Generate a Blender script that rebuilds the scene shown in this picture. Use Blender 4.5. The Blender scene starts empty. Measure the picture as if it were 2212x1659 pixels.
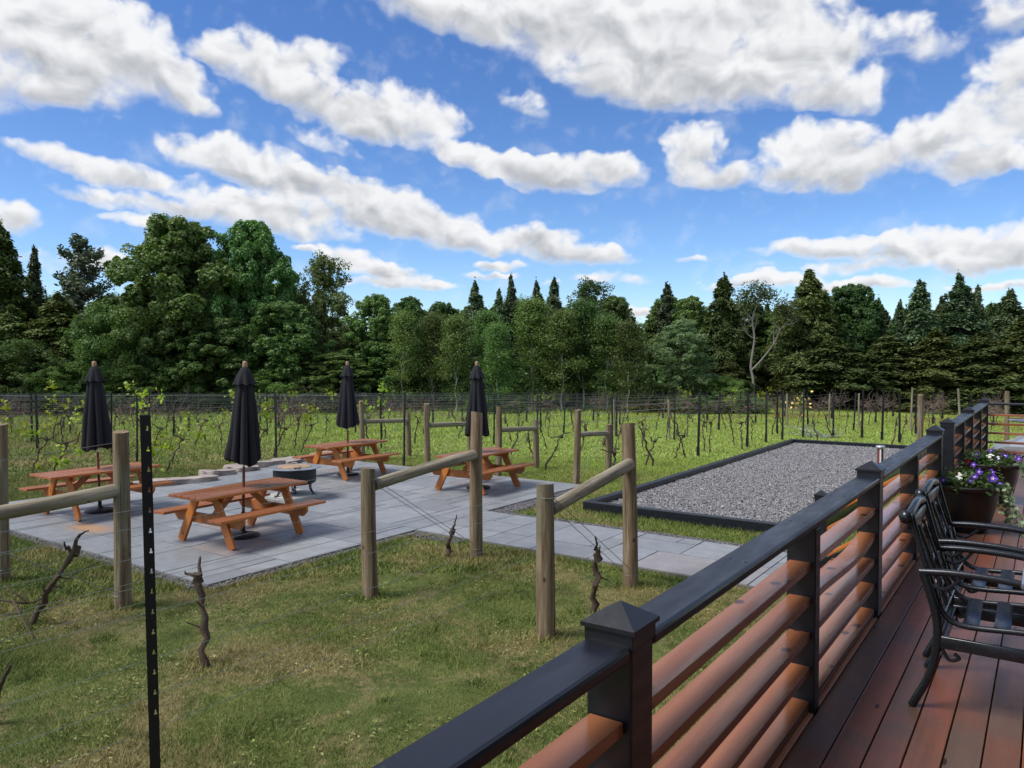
import bpy, bmesh, math, random
import numpy as np
from mathutils import Vector, Matrix, Euler
R = math.radians
rng = np.random.default_rng(7)
random.seed(7)
scene = bpy.context.scene
COL = scene.collection

# ------------------------------------------------------------------ camera
# photo measured on a 2212 x 1659 grid; the deck runs along +Y, camera 2.6 m above the lawn
PW, PH, FPX, HOR, VPX, EYE = 2212., 1659., 1661., 781., 2265., 2.6
PITCH = math.atan((PH/2-HOR)/FPX)
PHI = math.atan((VPX-PW/2)/FPX*math.cos(PITCH))
cam_d = bpy.data.cameras.new('camera')
cam = bpy.data.objects.new('camera', cam_d); COL.objects.link(cam)
cam.location = (0, 0, EYE)
cam.rotation_euler = (math.pi/2-PITCH, 0, PHI)
cam_d.sensor_width = 36; cam_d.lens = 36*FPX/PW
cam_d.clip_start = .05; cam_d.clip_end = 3000
scene.camera = cam
FW = np.array([-math.sin(PHI)*math.cos(PITCH), math.cos(PHI)*math.cos(PITCH), -math.sin(PITCH)])
RT = np.array([math.cos(PHI), math.sin(PHI), 0.]); UP = np.cross(RT, FW)
def ray(x, y): return FW + RT*(x-PW/2)/FPX - UP*(y-PH/2)/FPX
def G(x, y, z=0.):
    d = ray(x, y); t = (z-EYE)/d[2]; p = np.array([0, 0, EYE])+d*t
    return Vector((p[0], p[1], z))
def at_dist(px, dist):
    """ground point on the bearing of a photo column at a given forward distance"""
    d = ray(px, HOR); t = dist/(d[0]*-math.sin(PHI)+d[1]*math.cos(PHI))
    return Vector((d[0]*t, d[1]*t, 0))

# ------------------------------------------------------------------ light
SUN_EL, SUN_STR, SUN_ANG, SKY_STR, EXPO = R(55), 3.1, R(24), .1, .42
lf = np.array([-math.cos(PHI), -math.sin(PHI)]); fw2 = np.array([-math.sin(PHI), math.cos(PHI)])
sv = lf*.93 - fw2*.30; sv /= np.linalg.norm(sv)
SUN_DIR = Vector((sv[0]*math.cos(SUN_EL), sv[1]*math.cos(SUN_EL), math.sin(SUN_EL)))
sl = bpy.data.lights.new('sun', 'SUN'); sl.energy = SUN_STR; sl.angle = SUN_ANG; sl.color = (1, .95, .87)
so = bpy.data.objects.new('sun', sl); COL.objects.link(so)
so.rotation_euler = SUN_DIR.to_track_quat('Z', 'Y').to_euler(); so.location = (0, 0, 30)
scene.view_settings.view_transform = 'Standard'; scene.view_settings.look = 'None'
scene.view_settings.exposure = EXPO; scene.view_settings.gamma = 1
scene.view_settings.use_curve_mapping = False
scene.cycles.max_bounces = 6; scene.cycles.transparent_max_bounces = 6

# ------------------------------------------------------------------ node helper
class NT:
    def __init__(s, tree): s.t = tree; s.n = tree.nodes; s.l = tree.links
    def new(s, typ, **kw):
        n = s.n.new(typ)
        for k, v in kw.items(): setattr(n, k, v)
        return n
    def put(s, sock, v):
        if v is None: return
        if isinstance(v, bpy.types.NodeSocket): s.l.new(v, sock)
        else: sock.default_value = v
    def math(s, op, a, b=None, c=None, clamp=False):
        n = s.new('ShaderNodeMath', operation=op, use_clamp=clamp)
        s.put(n.inputs[0], a); s.put(n.inputs[1], b); s.put(n.inputs[2], c)
        return n.outputs[0]
    def vmath(s, op, a, b=None):
        n = s.new('ShaderNodeVectorMath', operation=op); s.put(n.inputs[0], a); s.put(n.inputs[1], b)
        return n.outputs[0]
    def noise(s, vec, scale, detail=4, rough=.55, dist=0, col=False, dim='3D'):
        n = s.new('ShaderNodeTexNoise', noise_dimensions=dim); s.put(n.inputs['Vector'], vec); n.inputs['Scale'].default_value = scale
        n.inputs['Detail'].default_value = detail; n.inputs['Roughness'].default_value = rough; n.inputs['Distortion'].default_value = dist
        return n.outputs['Color'] if col else n.outputs['Fac']
    def voro(s, vec, scale, feature='F1'):
        n = s.new('ShaderNodeTexVoronoi', feature=feature); s.put(n.inputs['Vector'], vec); n.inputs['Scale'].default_value = scale
        return n
    def ramp(s, f, stops, interp='LINEAR'):
        n = s.new('ShaderNodeValToRGB'); s.put(n.inputs[0], f); e = n.color_ramp.elements; n.color_ramp.interpolation = interp
        while len(e) < len(stops): e.new(.5)
        for el, (p, c) in zip(e, stops):
            el.position = p; el.color = (c, c, c, 1) if isinstance(c, (int, float)) else (*c, 1)
        return n.outputs[0]
    def step(s, v, a, b):
        n = s.new('ShaderNodeMapRange', interpolation_type='SMOOTHSTEP'); s.put(n.inputs[0], v)
        s.put(n.inputs[1], a); s.put(n.inputs[2], b); n.inputs[3].default_value = 0; n.inputs[4].default_value = 1
        return n.outputs[0]
    def mix(s, f, a, b, mode='MIX'):
        n = s.new('ShaderNodeMix', data_type='RGBA', blend_type=mode); s.put(n.inputs[0], f)
        for sk, v in ((n.inputs[6], a), (n.inputs[7], b)):
            s.put(sk, (*v, 1) if isinstance(v, tuple) and len(v) == 3 else v)
        return n.outputs[2]
    def mapping(s, vec, loc=(0, 0, 0), rot=(0, 0, 0), scale=(1, 1, 1), typ='POINT'):
        n = s.new('ShaderNodeMapping', vector_type=typ); s.put(n.inputs[0], vec)
        n.inputs[1].default_value = loc; n.inputs[2].default_value = rot; n.inputs[3].default_value = scale
        return n.outputs[0]
    def bump(s, h, strength, dist=.01):
        n = s.new('ShaderNodeBump'); s.put(n.inputs['Height'], h); n.inputs['Strength'].default_value = strength; n.inputs['Distance'].default_value = dist
        return n.outputs[0]
    def attr(s, name): return s.new('ShaderNodeAttribute', attribute_name=name).outputs['Fac']
    def obj(s): return s.new('ShaderNodeTexCoord').outputs['Object']
    def pos(s): return s.new('ShaderNodeNewGeometry').outputs['Position']
    def rand(s): return s.new('ShaderNodeObjectInfo').outputs['Random']

# ------------------------------------------------------------------ sky
BL = [  # x, y, rx, ry, tilt, weight  (photo grid; turned into directions on the sky)
(120,75,260,125,4,1.1),(-120,90,240,120,0,1),(290,130,170,75,18,1),(385,200,90,28,22,.8),(60,165,180,45,5,.8),
(500,120,95,48,8,.85),(610,120,130,48,6,.85),(690,105,85,36,0,.7),(620,185,170,50,15,.85),(770,240,220,62,12,1),(900,245,130,60,12,.9),
(960,310,120,36,28,.8),(1060,345,160,40,16,.95),(1180,375,170,42,8,1),(1300,362,120,48,0,1),(1375,370,45,40,0,.6),(710,300,95,34,15,.5),
(90,340,110,20,16,.65),(230,372,180,34,10,.85),(330,388,110,34,0,.8),(520,350,170,58,10,1),(640,390,140,45,14,.9),(330,440,220,24,4,.75),
(560,450,240,50,6,.95),(730,400,90,40,8,.8),(810,440,200,58,12,1),(950,490,180,46,14,1),(880,480,260,50,8,.9),(1030,520,120,30,10,.7),(640,490,180,34,4,.7),
(300,470,90,15,3,.6),(20,470,66,38,0,.9),(1170,525,140,42,8,1),(1270,545,140,28,6,.9),(1130,505,62,34,0,.7),
(667,537,44,12,0,.7),(750,560,90,34,14,.8),(840,590,120,34,12,.9),(930,618,80,16,4,.8),(840,612,130,18,4,.7),
(1060,10,330,80,8,1.1),(1340,40,340,130,5,1.2),(1450,150,290,90,6,1.1),(1690,120,220,105,0,1.1),(1600,30,240,95,0,1),(1760,200,160,46,6,.8),(1290,150,170,70,20,.7),(1880,190,70,40,30,.5),
(1500,335,78,80,0,1),(1545,378,110,40,5,.8),(1790,335,150,84,6,1.15),(1720,375,120,40,0,.8),(1645,365,80,32,0,.5),(1860,335,110,66,10,.9),
(2030,310,100,62,10,1),(2110,345,120,40,5,.9),(1975,272,60,22,-8,.6),(2160,250,110,80,-10,.9),(2200,150,90,75,0,.8),(1900,70,140,48,5,.55),(1990,90,100,40,0,.5),(2190,20,70,45,0,.6),
(1800,535,190,30,2,.85),(2010,532,220,42,-3,1),(2150,545,150,48,0,1),(1900,568,260,20,0,.7),(2250,520,150,50,0,1),
(1690,605,130,22,0,.85),(1850,614,140,19,2,.9),(1600,612,110,11,0,.6),(1070,574,66,15,0,.7),(1050,597,80,11,0,.65),(1480,558,44,9,0,.6),
(1300,600,75,18,4,.6),(1360,597,80,16,10,.6),(1180,606,40,14,0,.6),(2150,622,90,12,0,.7),(240,562,80,38,0,.8),(130,560,80,28,0,.5),(1378,680,44,13,0,.8),
(1120,215,80,30,25,.4),(540,75,60,22,-20,.35),(1500,555,60,8,0,.4),
]
w = bpy.data.worlds.new('World'); scene.world = w; w.use_nodes = True; w.cycles.sampling_method = 'MANUAL'; w.cycles.sample_map_resolution = 256
nt = NT(w.node_tree); nt.n.clear()
UNIT = 100.; CLS = .98
def sky_uv(px, py):
    d = ray(px, py); d = d/np.linalg.norm(d)
    ax, ay = d@RT, d[:2]@fw2
    return math.atan2(ax, ay)*FPX/UNIT, math.asin(d[2])*FPX/UNIT
gen_d = nt.new('ShaderNodeTexCoord').outputs['Generated']
def dot(v, c):
    n = nt.new('ShaderNodeVectorMath', operation='DOT_PRODUCT'); nt.put(n.inputs[0], v); n.inputs[1].default_value = c
    return n.outputs['Value']
dirv = nt.vmath('NORMALIZE', gen_d)
azi = nt.math('MULTIPLY', nt.math('ARCTAN2', dot(dirv, tuple(RT)), dot(dirv, (fw2[0], fw2[1], 0))), FPX/UNIT)
elev = nt.math('MULTIPLY', nt.math('ARCSINE', dot(dirv, (0, 0, 1))), FPX/UNIT)
cmb = nt.new('ShaderNodeCombineXYZ'); nt.put(cmb.inputs[0], azi); nt.put(cmb.inputs[1], elev)
uv = cmb.outputs[0]
warp = nt.vmath('SUBTRACT', nt.noise(uv, .9, 3, .6, col=True, dim='2D'), (.5, .5, .5))
vw = nt.vmath('ADD', uv, nt.vmath('MULTIPLY', warp, (.8, .5, 0)))
vw = nt.vmath('ADD', vw, (0, 0, 1))
tot = num = None
for (bx, by, rx, ry, rot, wt) in BL:
    u, v = sky_uv(bx, by); c_, s_ = math.cos(R(-rot)), math.sin(R(-rot)); ax, ay = UNIT/(rx*CLS), UNIT/(ry*CLS)
    p = dot(vw, (c_*ax, s_*ax, -(u*c_+v*s_)*ax)); q = dot(vw, (-s_*ay, c_*ay, -(-u*s_+v*c_)*ay))
    f_ = nt.math('MAXIMUM', nt.math('MULTIPLY_ADD', nt.math('MULTIPLY_ADD', q, q, nt.math('MULTIPLY', p, p)), -wt, wt), 0)
    tot = f_ if tot is None else nt.math('SMOOTH_MAX', f_, tot, .12)
    num = nt.math('MULTIPLY', f_, q) if num is None else nt.math('MULTIPLY_ADD', f_, q, num)
    den_ = f_ if num is None or bx == BL[0][0] else nt.math('ADD', f_, den_)
yloc = nt.math('DIVIDE', num, nt.math('ADD', den_, .05))
sep = nt.new('ShaderNodeSeparateXYZ'); nt.put(sep.inputs[0], uv)
out = nt.math('MAXIMUM', nt.step(nt.math('ABSOLUTE', sep.outputs[0]), 12.5, 15), nt.step(sep.outputs[1], 9.2, 11.5))
gen = nt.math('MULTIPLY', nt.math('MULTIPLY_ADD', nt.noise(nt.mapping(uv, scale=(.16, .3, 1)), 1, 3, dim='2D'), 3.2, -1.35), out)
tot = nt.math('ADD', tot, gen)
def fbm(off):
    q = nt.vmath('ADD', uv, off)
    big = nt.noise(nt.vmath('MULTIPLY', q, (.8, 1.05, 1)), 1.25, 3, .5, .4, dim='2D')
    vo = nt.new('ShaderNodeTexVoronoi', feature='SMOOTH_F1', voronoi_dimensions='2D'); nt.put(vo.inputs['Vector'], nt.vmath('ADD', q, nt.vmath('MULTIPLY', warp, (.5, .5, 0))))
    vo.inputs['Scale'].default_value = 1.9; vo.inputs['Detail'].default_value = 2; vo.inputs['Roughness'].default_value = .45; vo.inputs['Smoothness'].default_value = .6
    return big, nt.math('SUBTRACT', 1., vo.outputs['Distance'])
(na, nb), (ma, mb_) = fbm((0, 0, 0)), fbm((.09, .24, 0))
wisp = nt.noise(nt.vmath('MULTIPLY', uv, (.9, 1.3, 1)), 2.0, 7, .55, .3, dim='2D')
s0 = nt.math('ADD', tot, nt.math('MULTIPLY_ADD', na, 1.0, -.46))
topk = nt.step(yloc, -.55, .25)
edge = nt.math('ADD', nt.math('MULTIPLY', nt.math('MULTIPLY_ADD', nb, .60, -.32), topk), nt.math('MULTIPLY_ADD', wisp, .62, -.31))
d0 = nt.math('ADD', s0, edge)
alpha = nt.step(d0, .0, nt.math('MULTIPLY_ADD', topk, -.22, .86))
gate = nt.step(nt.math('ADD', tot, nt.math('MULTIPLY', out, .3)), .02, .26)
alpha = nt.math('MULTIPLY', alpha, gate)
relief = nt.math('ADD', nt.math('MULTIPLY', nt.math('SUBTRACT', na, ma), 1.1), nt.math('MULTIPLY', nt.math('SUBTRACT', nb, mb_), .15))
thick = nt.step(s0, .25, .95)
lit = nt.math('ADD', nt.math('MULTIPLY', yloc, .50), nt.math('MULTIPLY_ADD', thick, -.34, relief))
shade = nt.step(lit, -.86, .06)
rim = nt.step(d0, .8, .25)
shade = nt.math('MAXIMUM', shade, nt.math('MULTIPLY', rim, .66))
CW = 1/SKY_STR
soft = nt.noise(nt.mapping(uv, scale=(.5, .8, 1)), .9, 4, .5, dim='2D')
shade = nt.math('ADD', shade, nt.math('MULTIPLY_ADD', soft, .55, -.24), clamp=True)
ccol = nt.mix(shade, (.34*CW, .355*CW, .38*CW), (.70*CW, .705*CW, .715*CW))
sky = nt.new('ShaderNodeTexSky', sky_type='NISHITA'); sky.sun_disc = False; sky.sun_elevation = SUN_EL
sky.sun_rotation = math.atan2(SUN_DIR.x, SUN_DIR.y); sky.air_density = 1; sky.dust_density = .2; sky.ozone_density = 3.5
hs = nt.new('ShaderNodeHueSaturation'); nt.put(hs.inputs['Color'], sky.outputs[0]); hs.inputs['Saturation'].default_value = 1.2; hs.inputs['Value'].default_value = 1.06; hs.inputs['Hue'].default_value = .51
above = nt.step(dot(dirv, (0, 0, 1)), -.02, .0)
tint_ = nt.mix(nt.step(dot(dirv, (0, 0, 1)), -.05, .32), (1.0, 1.12, 1.28), (.94, 1.0, 1.06))
skyc = nt.mix(1, hs.outputs[0], tint_, 'MULTIPLY')
fin = nt.mix(nt.math('MULTIPLY', nt.math('MULTIPLY', alpha, .98), above), skyc, ccol)
bg = nt.new('ShaderNodeBackground'); nt.put(bg.inputs[0], fin); bg.inputs[1].default_value = SKY_STR
nt.l.new(bg.outputs[0], nt.new('ShaderNodeOutputWorld').inputs[0])

# ------------------------------------------------------------------ materials
def mat(name, fn):
    m = bpy.data.materials.new(name); m.use_nodes = True; t = NT(m.node_tree); t.n.clear()
    o = t.new('ShaderNodeOutputMaterial'); b = t.new('ShaderNodeBsdfPrincipled')
    t.l.new(b.outputs[0], o.inputs[0])
    def P(col=None, rough=None, normal=None, metal=None, spec=None, coat=None):
        for k, v in (('Base Color', col), ('Roughness', rough), ('Normal', normal), ('Metallic', metal), ('Specular IOR Level', spec), ('Coat Weight', coat)):
            if v is not None: t.put(b.inputs[k], (*v, 1) if isinstance(v, tuple) and len(v) == 3 else v)
    fn(t, P, b, o); return m
def turf_color(t):
    p = t.pos()
    big = t.noise(p, .8, 6, .62, .8); mid = t.noise(p, 2.3, 5, .62); fine = t.noise(p, 14, 4, .6)
    c = t.ramp(mid, [(.25, (.062, .086, .021)), (.5, (.118, .152, .040)), (.72, (.19, .205, .065))])
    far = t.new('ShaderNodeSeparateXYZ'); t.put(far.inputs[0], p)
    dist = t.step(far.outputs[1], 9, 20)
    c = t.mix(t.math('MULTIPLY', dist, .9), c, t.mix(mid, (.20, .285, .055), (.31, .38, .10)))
    dry = t.step(t.math('MULTIPLY_ADD', fine, .35, big), .60, .82)
    dry = t.math('MULTIPLY', dry, t.math('MULTIPLY_ADD', dist, -.65, .8))
    c = t.mix(dry, c, t.mix(fine, (.22, .17, .085), (.33, .27, .14)))
    soil = t.math('MULTIPLY', t.step(t.noise(t.vmath('ADD', p, (31, 7, 0)), .9, 5, .65, .8), .62, .74), .7)
    c = t.mix(soil, c, (.10, .07, .045))
    rust = t.math('MULTIPLY', t.step(far.outputs[1], 30, 40), t.step(t.noise(p, .35, 3), .45, .6))
    return t.mix(t.math('MULTIPLY', rust, .6), c, (.2, .12, .04)), fine
def f(t, P, b, o):
    c, fine = turf_color(t); P(t.mix(.35, c, t.mix(1, c, fine, 'MULTIPLY')), .95, t.bump(t.noise(t.pos(), 60, 5, .7), .8, .03), spec=.15)
M_ground = mat('turf_ground', f)
def f(t, P, b, o):
    c, fine = turf_color(t); ti = t.attr('tint')
    c = t.mix(ti, t.mix(1, c, (.84, .92, .66), 'MULTIPLY'), t.mix(1, c, (1.6, 1.62, 1.3), 'MULTIPLY'))
    P(c, .6, spec=.3)
M_blade = mat('grass_blade', f)
def f(t, P, b, o):
    ti = t.attr('tint'); n = t.noise(t.pos(), 5, 6, .6); n2 = t.noise(t.pos(), 1.1, 4, .6, .5)
    c = t.ramp(ti, [(0, (.215, .228, .238)), (.45, (.255, .270, .280)), (.85, (.30, .312, .318)), (.93, (.28, .255, .25)), (1, (.30, .26, .24))])
    c = t.mix(t.step(n, .35, .75), t.mix(1, c, (.82, .82, .84), 'MULTIPLY'), c)
    c = t.mix(t.math('MULTIPLY', t.step(n2, .52, .72), .35), c, (.14, .13, .13))
    rs = t.new('ShaderNodeSeparateXYZ'); t.put(rs.inputs[0], t.vmath('MULTIPLY', t.vmath('SUBTRACT', t.pos(), (-12.1, 5.95, 0)), (1.1, 2.6, 0)))
    ln = t.new('ShaderNodeVectorMath', operation='LENGTH'); t.put(ln.inputs[0], t.vmath('MULTIPLY', t.vmath('SUBTRACT', t.pos(), (-12.1, 5.95, 0)), (1.1, 2.6, 0)))
    stain = t.math('MULTIPLY', t.step(t.math('MULTIPLY_ADD', n, .7, ln.outputs['Value']), 1.2, .5), .75)
    c = t.mix(stain, c, (.42, .22, .09))
    P(c, t.ramp(n2, [(.3, .32), (.7, .62)]), t.bump(n, .25, .01), spec=.45)
M_stone = mat('bluestone', f)
def f(t, P, b, o): P(t.mix(t.noise(t.pos(), 90, 3), (.07, .065, .06), (.2, .19, .18)), .95, t.bump(t.noise(t.pos(), 70, 4), 1, .02))
M_bed = mat('stone_dust', f)
def f(t, P, b, o):
    ti = t.attr('tint')
    P(t.ramp(ti, [(0, (.085, .08, .085)), (.4, (.17, .165, .17)), (.75, (.25, .25, .255)), (1, (.40, .40, .40))]), .7, spec=.4)
M_gravel = mat('crushed_stone', f)
def wood_post(c0, c1, c2):
    def f(t, P, b, o):
        q = t.obj(); s1 = t.noise(t.mapping(q, scale=(14, 14, 1.1)), 1.6, 6, .65, .4); s2 = t.noise(t.mapping(q, scale=(60, 60, 2)), 1.5, 3, .6)
        c = t.ramp(s1, [(.28, c0), (.5, c1), (.72, c2)])
        sp = t.new('ShaderNodeSeparateXYZ'); t.put(sp.inputs[0], q)
        gr = t.step(t.noise(t.mapping(q, (3, 1, 0), scale=(3, 3, .8)), 1.2, 4), .5, .68)
        c = t.mix(t.math('MULTIPLY', gr, .45), c, (.20, .235, .165))
        cr = t.step(t.noise(t.mapping(q, scale=(26, 26, .45)), 1.4, 3, .5, .3), .41, .34)
        c = t.mix(t.math('MULTIPLY', cr, .75), c, (.035, .028, .02))
        kn = t.voro(t.mapping(q, scale=(3.5, 3.5, 2.2)), 1.6).outputs['Distance']
        c = t.mix(t.step(kn, .13, .07), c, (.07, .045, .03))
        P(c, .85, t.bump(t.math('ADD', s2, cr), .5, .006), spec=.25)
    return f
M_post = mat('weathered_log', wood_post((.085, .055, .03), (.19, .137, .082), (.33, .26, .18)))
M_rail = mat('greyed_log', wood_post((.14, .115, .075), (.25, .215, .15), (.36, .33, .25)))
def stain_wood(c0, c1, axis, rough, knots=1.):
    sc = [22, 22, 22]; sc[axis] = 1.3
    def f(t, P, b, o):
        q = t.vmath('ADD', t.obj(), t.vmath('MULTIPLY', t.new('ShaderNodeCombineXYZ').outputs[0], (0, 0, 0)))
        r = t.rand(); cb = t.new('ShaderNodeCombineXYZ')
        for i in range(3): t.put(cb.inputs[i], t.math('MULTIPLY', r, 13.7+7*i))
        q = t.vmath('ADD', q, cb.outputs[0])
        n = t.noise(t.mapping(q, scale=tuple(sc)), 1.2, 5, .6, .6)
        c = t.mix(n, c0, c1)
        hs = t.new('ShaderNodeHueSaturation'); t.put(hs.inputs['Color'], c); t.put(hs.inputs['Value'], t.math('MULTIPLY_ADD', r, .45, .77)); c = hs.outputs[0]
        ks = [4.2, 4.2, 4.2]; ks[axis] = 3.0
        kd = t.voro(t.mapping(q, scale=tuple(ks)), 1.5).outputs['Distance']
        c = t.mix(t.math('MULTIPLY', t.step(t.math('MULTIPLY_ADD', n, .06, kd), .22, .15), knots), c, (.04, .012, .008))
        ws = [7, 7, 7]; ws[axis] = .9; wet = t.noise(t.mapping(q, scale=tuple(ws)), 1, 4, .6, .4)
        P(c, t.ramp(wet, [(.35, rough*.5), (.68, rough*1.7)]), t.bump(n, .12, .004), spec=.5)
    return f
M_tablewood = mat('orange_stain', stain_wood((.36, .105, .016), (.50, .17, .028), 2, .42, .5))
M_tabletop = mat('red_stain', stain_wood((.24, .080, .036), (.40, .155, .068), 1, .24, 0.))
M_slat = mat('cedar_slat', stain_wood((.21, .070, .025), (.36, .138, .056), 1, .24, .9))
def f(t, P, b, o):
    q = t.pos(); ti = t.attr('tint'); off = t.new('ShaderNodeCombineXYZ'); t.put(off.inputs[1], t.math('MULTIPLY', ti, 40))
    q = t.vmath('ADD', q, off.outputs[0])
    n = t.noise(t.mapping(q, scale=(24, 1.1, 24)), 1.3, 6, .65, .5); wn = t.noise(q, 1.4, 5, .62, .6)
    c = t.mix(n, (.080, .038, .024), (.185, .088, .055))
    c = t.mix(t.step(ti, .2, .8), c, t.mix(1, c, (1.6, 1.10, .85), 'MULTIPLY'))
    grey = t.math('MULTIPLY', t.step(wn, .40, .65), .7)
    c = t.mix(grey, c, t.mix(n, (.064, .047, .037), (.130, .102, .083)))
    kd = t.voro(t.mapping(q, scale=(5, 1.6, 5)), 1.4).outputs['Distance']
    c = t.mix(t.step(kd, .1, .07), c, (.025, .012, .01))
    P(c, t.ramp(wn, [(.3, .24), (.7, .48)]), t.bump(n, .25, .004), spec=.5)
M_deck = mat('wet_deck_board', f)
M_edge = mat('edge_board_stain', stain_wood((.26, .095, .045), (.42, .19, .105), 1, .45, .8))
def flat(name, c, rough, metal=0, spec=.5, nscale=40, var=.35, bump=.0):
    def f(t, P, b, o):
        n = t.noise(t.obj(), nscale, 4, .6)
        P(t.mix(n, tuple(x*(1-var) for x in c), tuple(min(1, x*(1+var)) for x in c)), t.math('MULTIPLY_ADD', n, .2, rough-.1), t.bump(n, bump, .005) if bump else None, metal, spec)
    return mat(name, f)
def f(t, P, b, o):
    q = t.obj(); n = t.noise(t.mapping(q, scale=(9, 1.5, 9)), 2, 5, .6)
    kd = t.voro(t.mapping(q, scale=(5, 1.3, 5)), 1.2).outputs['Distance']
    c = t.mix(t.step(kd, .07, .04), t.mix(n, (.004, .005, .008), (.010, .012, .018)), (.035, .035, .04))
    P(c, t.ramp(n, [(.3, .3), (.7, .48)]), t.bump(n, .15, .004), spec=.5)
M_black = mat('black_painted_timber', f)
M_steel = flat('black_line_post', (.012, .012, .014), .5, 0, .4)
M_cast = flat('black_cast_metal', (.012, .014, .018), .27, .2, .6)
M_cap = flat('black_cap', (.010, .011, .014), .35)
M_wire = flat('galvanised_wire', (.21, .245, .23), .5, .3)
M_clip = flat('white_clip', (.7, .7, .72), .5)
M_fabric = flat('charcoal_canopy', (.020, .020, .024), .85, 0, .2, 220, .5, .3)
M_pole = flat('brown_pole', (.16, .045, .025), .45)
M_finial = flat('wood_finial', (.33, .19, .11), .6)
M_chrome = flat('silver_tube', (.6, .6, .62), .3, .7)
M_base = flat('cast_base', (.012, .012, .014), .5, 0, .4, 30, .4, .5)
M_drum = flat('black_drum', (.016, .019, .022), .5, 0, .4, 8)
def f(t, P, b, o):
    n = t.noise(t.obj(), 5, 5, .6); P(t.mix(n, (.40, .42, .46), (.55, .57, .6)), .28, None, .65)
M_rim = mat('steel_rim', f)
def f(t, P, b, o):
    q = t.obj(); n = t.noise(q, 4, 5, .6); P(t.mix(t.step(n, .4, .65), (.40, .30, .19), (.30, .17, .09)), .5)
M_lid = mat('rusty_lid', f)
M_pad = flat('pale_slab', (.40, .40, .36), .8, 0, .3, 25, .12, .3)
def f(t, P, b, o):
    q = t.obj(); n = t.noise(q, 2.4, 6, .62, .6); n2 = t.noise(t.mapping(q, scale=(1, 1, 6)), 5, 4)
    c = t.ramp(n, [(.3, (.19, .16, .145)), (.5, (.33, .29, .26)), (.7, (.43, .37, .32))])
    P(t.mix(t.step(n2, .55, .7), c, (.24, .15, .12)), .8, t.bump(t.math('ADD', n, n2), .6, .03), spec=.3)
M_rock = mat('flat_rock', f)
def f(t, P, b, o):
    q = t.obj(); n = t.noise(t.mapping(q, scale=(40, 40, 9)), 2, 5, .7)
    P(t.mix(n, (.035, .025, .018), (.15, .115, .085)), .95, t.bump(n, 1, .01), spec=.1)
M_vine = mat('vine_bark', f)
def f(t, P, b, o):
    n = t.noise(t.mapping(t.obj(), scale=(4, 4, .8)), 3, 5, .65); P(t.mix(n, (.045, .038, .03), (.13, .115, .095)), .95, t.bump(n, .6, .03), spec=.1)
M_bark = mat('tree_bark', f)
def f(t, P, b, o):
    n = t.noise(t.mapping(t.obj(), scale=(2, 2, 7)), 2, 4, .6); P(t.mix(t.step(n, .36, .5), (.2, .19, .17), (.62, .60, .56)), .8, spec=.2)
M_birch = mat('pale_bark', f)
def f(t, P, b, o):
    n = t.noise(t.mapping(t.obj(), scale=(3, 3, 1)), 3, 6, .7); P(t.mix(n, (.10, .09, .08), (.40, .37, .33)), .9, t.bump(n, .6, .03), spec=.1)
M_deadbark = mat('bleached_bark', f)
def leafmat(name, c0, c1, trans=.3, rough=.5):
    def f(t, P, b, o):
        ti = t.attr('tint'); r = t.rand()
        c = t.mix(ti, c0, c1)
        hs = t.new('ShaderNodeHueSaturation'); t.put(hs.inputs['Color'], c)
        t.put(hs.inputs['Hue'], t.math('MULTIPLY_ADD', r, .05, .47)); t.put(hs.inputs['Value'], t.math('MULTIPLY_ADD', t.math('FRACT', t.math('MULTIPLY', r, 7.3)), .75, .65)); c = hs.outputs[0]
        P(c, rough, spec=.35)
        tr = t.new('ShaderNodeBsdfTranslucent'); t.put(tr.inputs[0], t.mix(1, c, (1.2, 1.35, .6), 'MULTIPLY'))
        mx = t.new('ShaderNodeMixShader'); mx.inputs[0].default_value = trans
        t.l.new(b.outputs[0], mx.inputs[1]); t.l.new(tr.outputs[0], mx.inputs[2]); t.l.new(mx.outputs[0], o.inputs[0])
    return mat(name, f)
M_maple = leafmat('maple_leaf', (.050, .120, .026), (.185, .29, .095))
M_airy = leafmat('ash_leaf', (.07, .125, .035), (.17, .24, .09))
M_birchleaf = leafmat('birch_leaf', (.065, .125, .032), (.165, .25, .075))
M_pale = leafmat('willow_leaf', (.08, .14, .06), (.19, .26, .13))
M_spruce = leafmat('spruce_needle', (.045, .085, .038), (.12, .17, .075), .12, .6)
M_hemlock = leafmat('hemlock_needle', (.050, .085, .020), (.13, .175, .045), .15, .6)
M_pine = leafmat('pine_needle', (.07, .105, .06), (.16, .20, .12), .12, .6)
M_shrub = leafmat('shrub_leaf', (.06, .125, .026), (.16, .25, .075))
M_vineleaf = leafmat('vine_leaf', (.14, .22, .02), (.36, .42, .06), .4)
M_potleaf = leafmat('pot_leaf', (.035, .09, .02), (.11, .20, .05))
M_ivy = leafmat('ivy_leaf', (.06, .12, .05), (.26, .33, .2))
M_purple = flat('purple_petal', (.10, .035, .36), .6, 0, .2, 60, .3)
M_throat = flat('pale_throat', (.6, .5, .7), .6)
M_white = flat('white_petal', (.75, .78, .7), .6)
M_red = flat('red_petal', (.4, .02, .03), .6)
M_pot = flat('dark_glazed_pot', (.009, .007, .006), .4, 0, .5, 12, .4)
M_soil = flat('potting_soil', (.03, .022, .016), .95)
M_copper = flat('copper_body', (.22, .07, .04), .4, .3)
M_silver = flat('silver_paint', (.5, .52, .54), .25, .5, .5, 3, .05)
M_glass = flat('dark_glass', (.02, .022, .026), .08, 0, .6)
M_bldg = flat('stained_siding', (.10, .065, .045), .7)
M_screw = flat('screw_head', (.05, .05, .055), .35, .6)
M_tyre = flat('tyre', (.015, .015, .015), .8)
M_tabtop = flat('grey_glass_top', (.10, .115, .13), .12, 0, .6)
M_netting = flat('dark_netting', (.015, .016, .018), .8)

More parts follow.
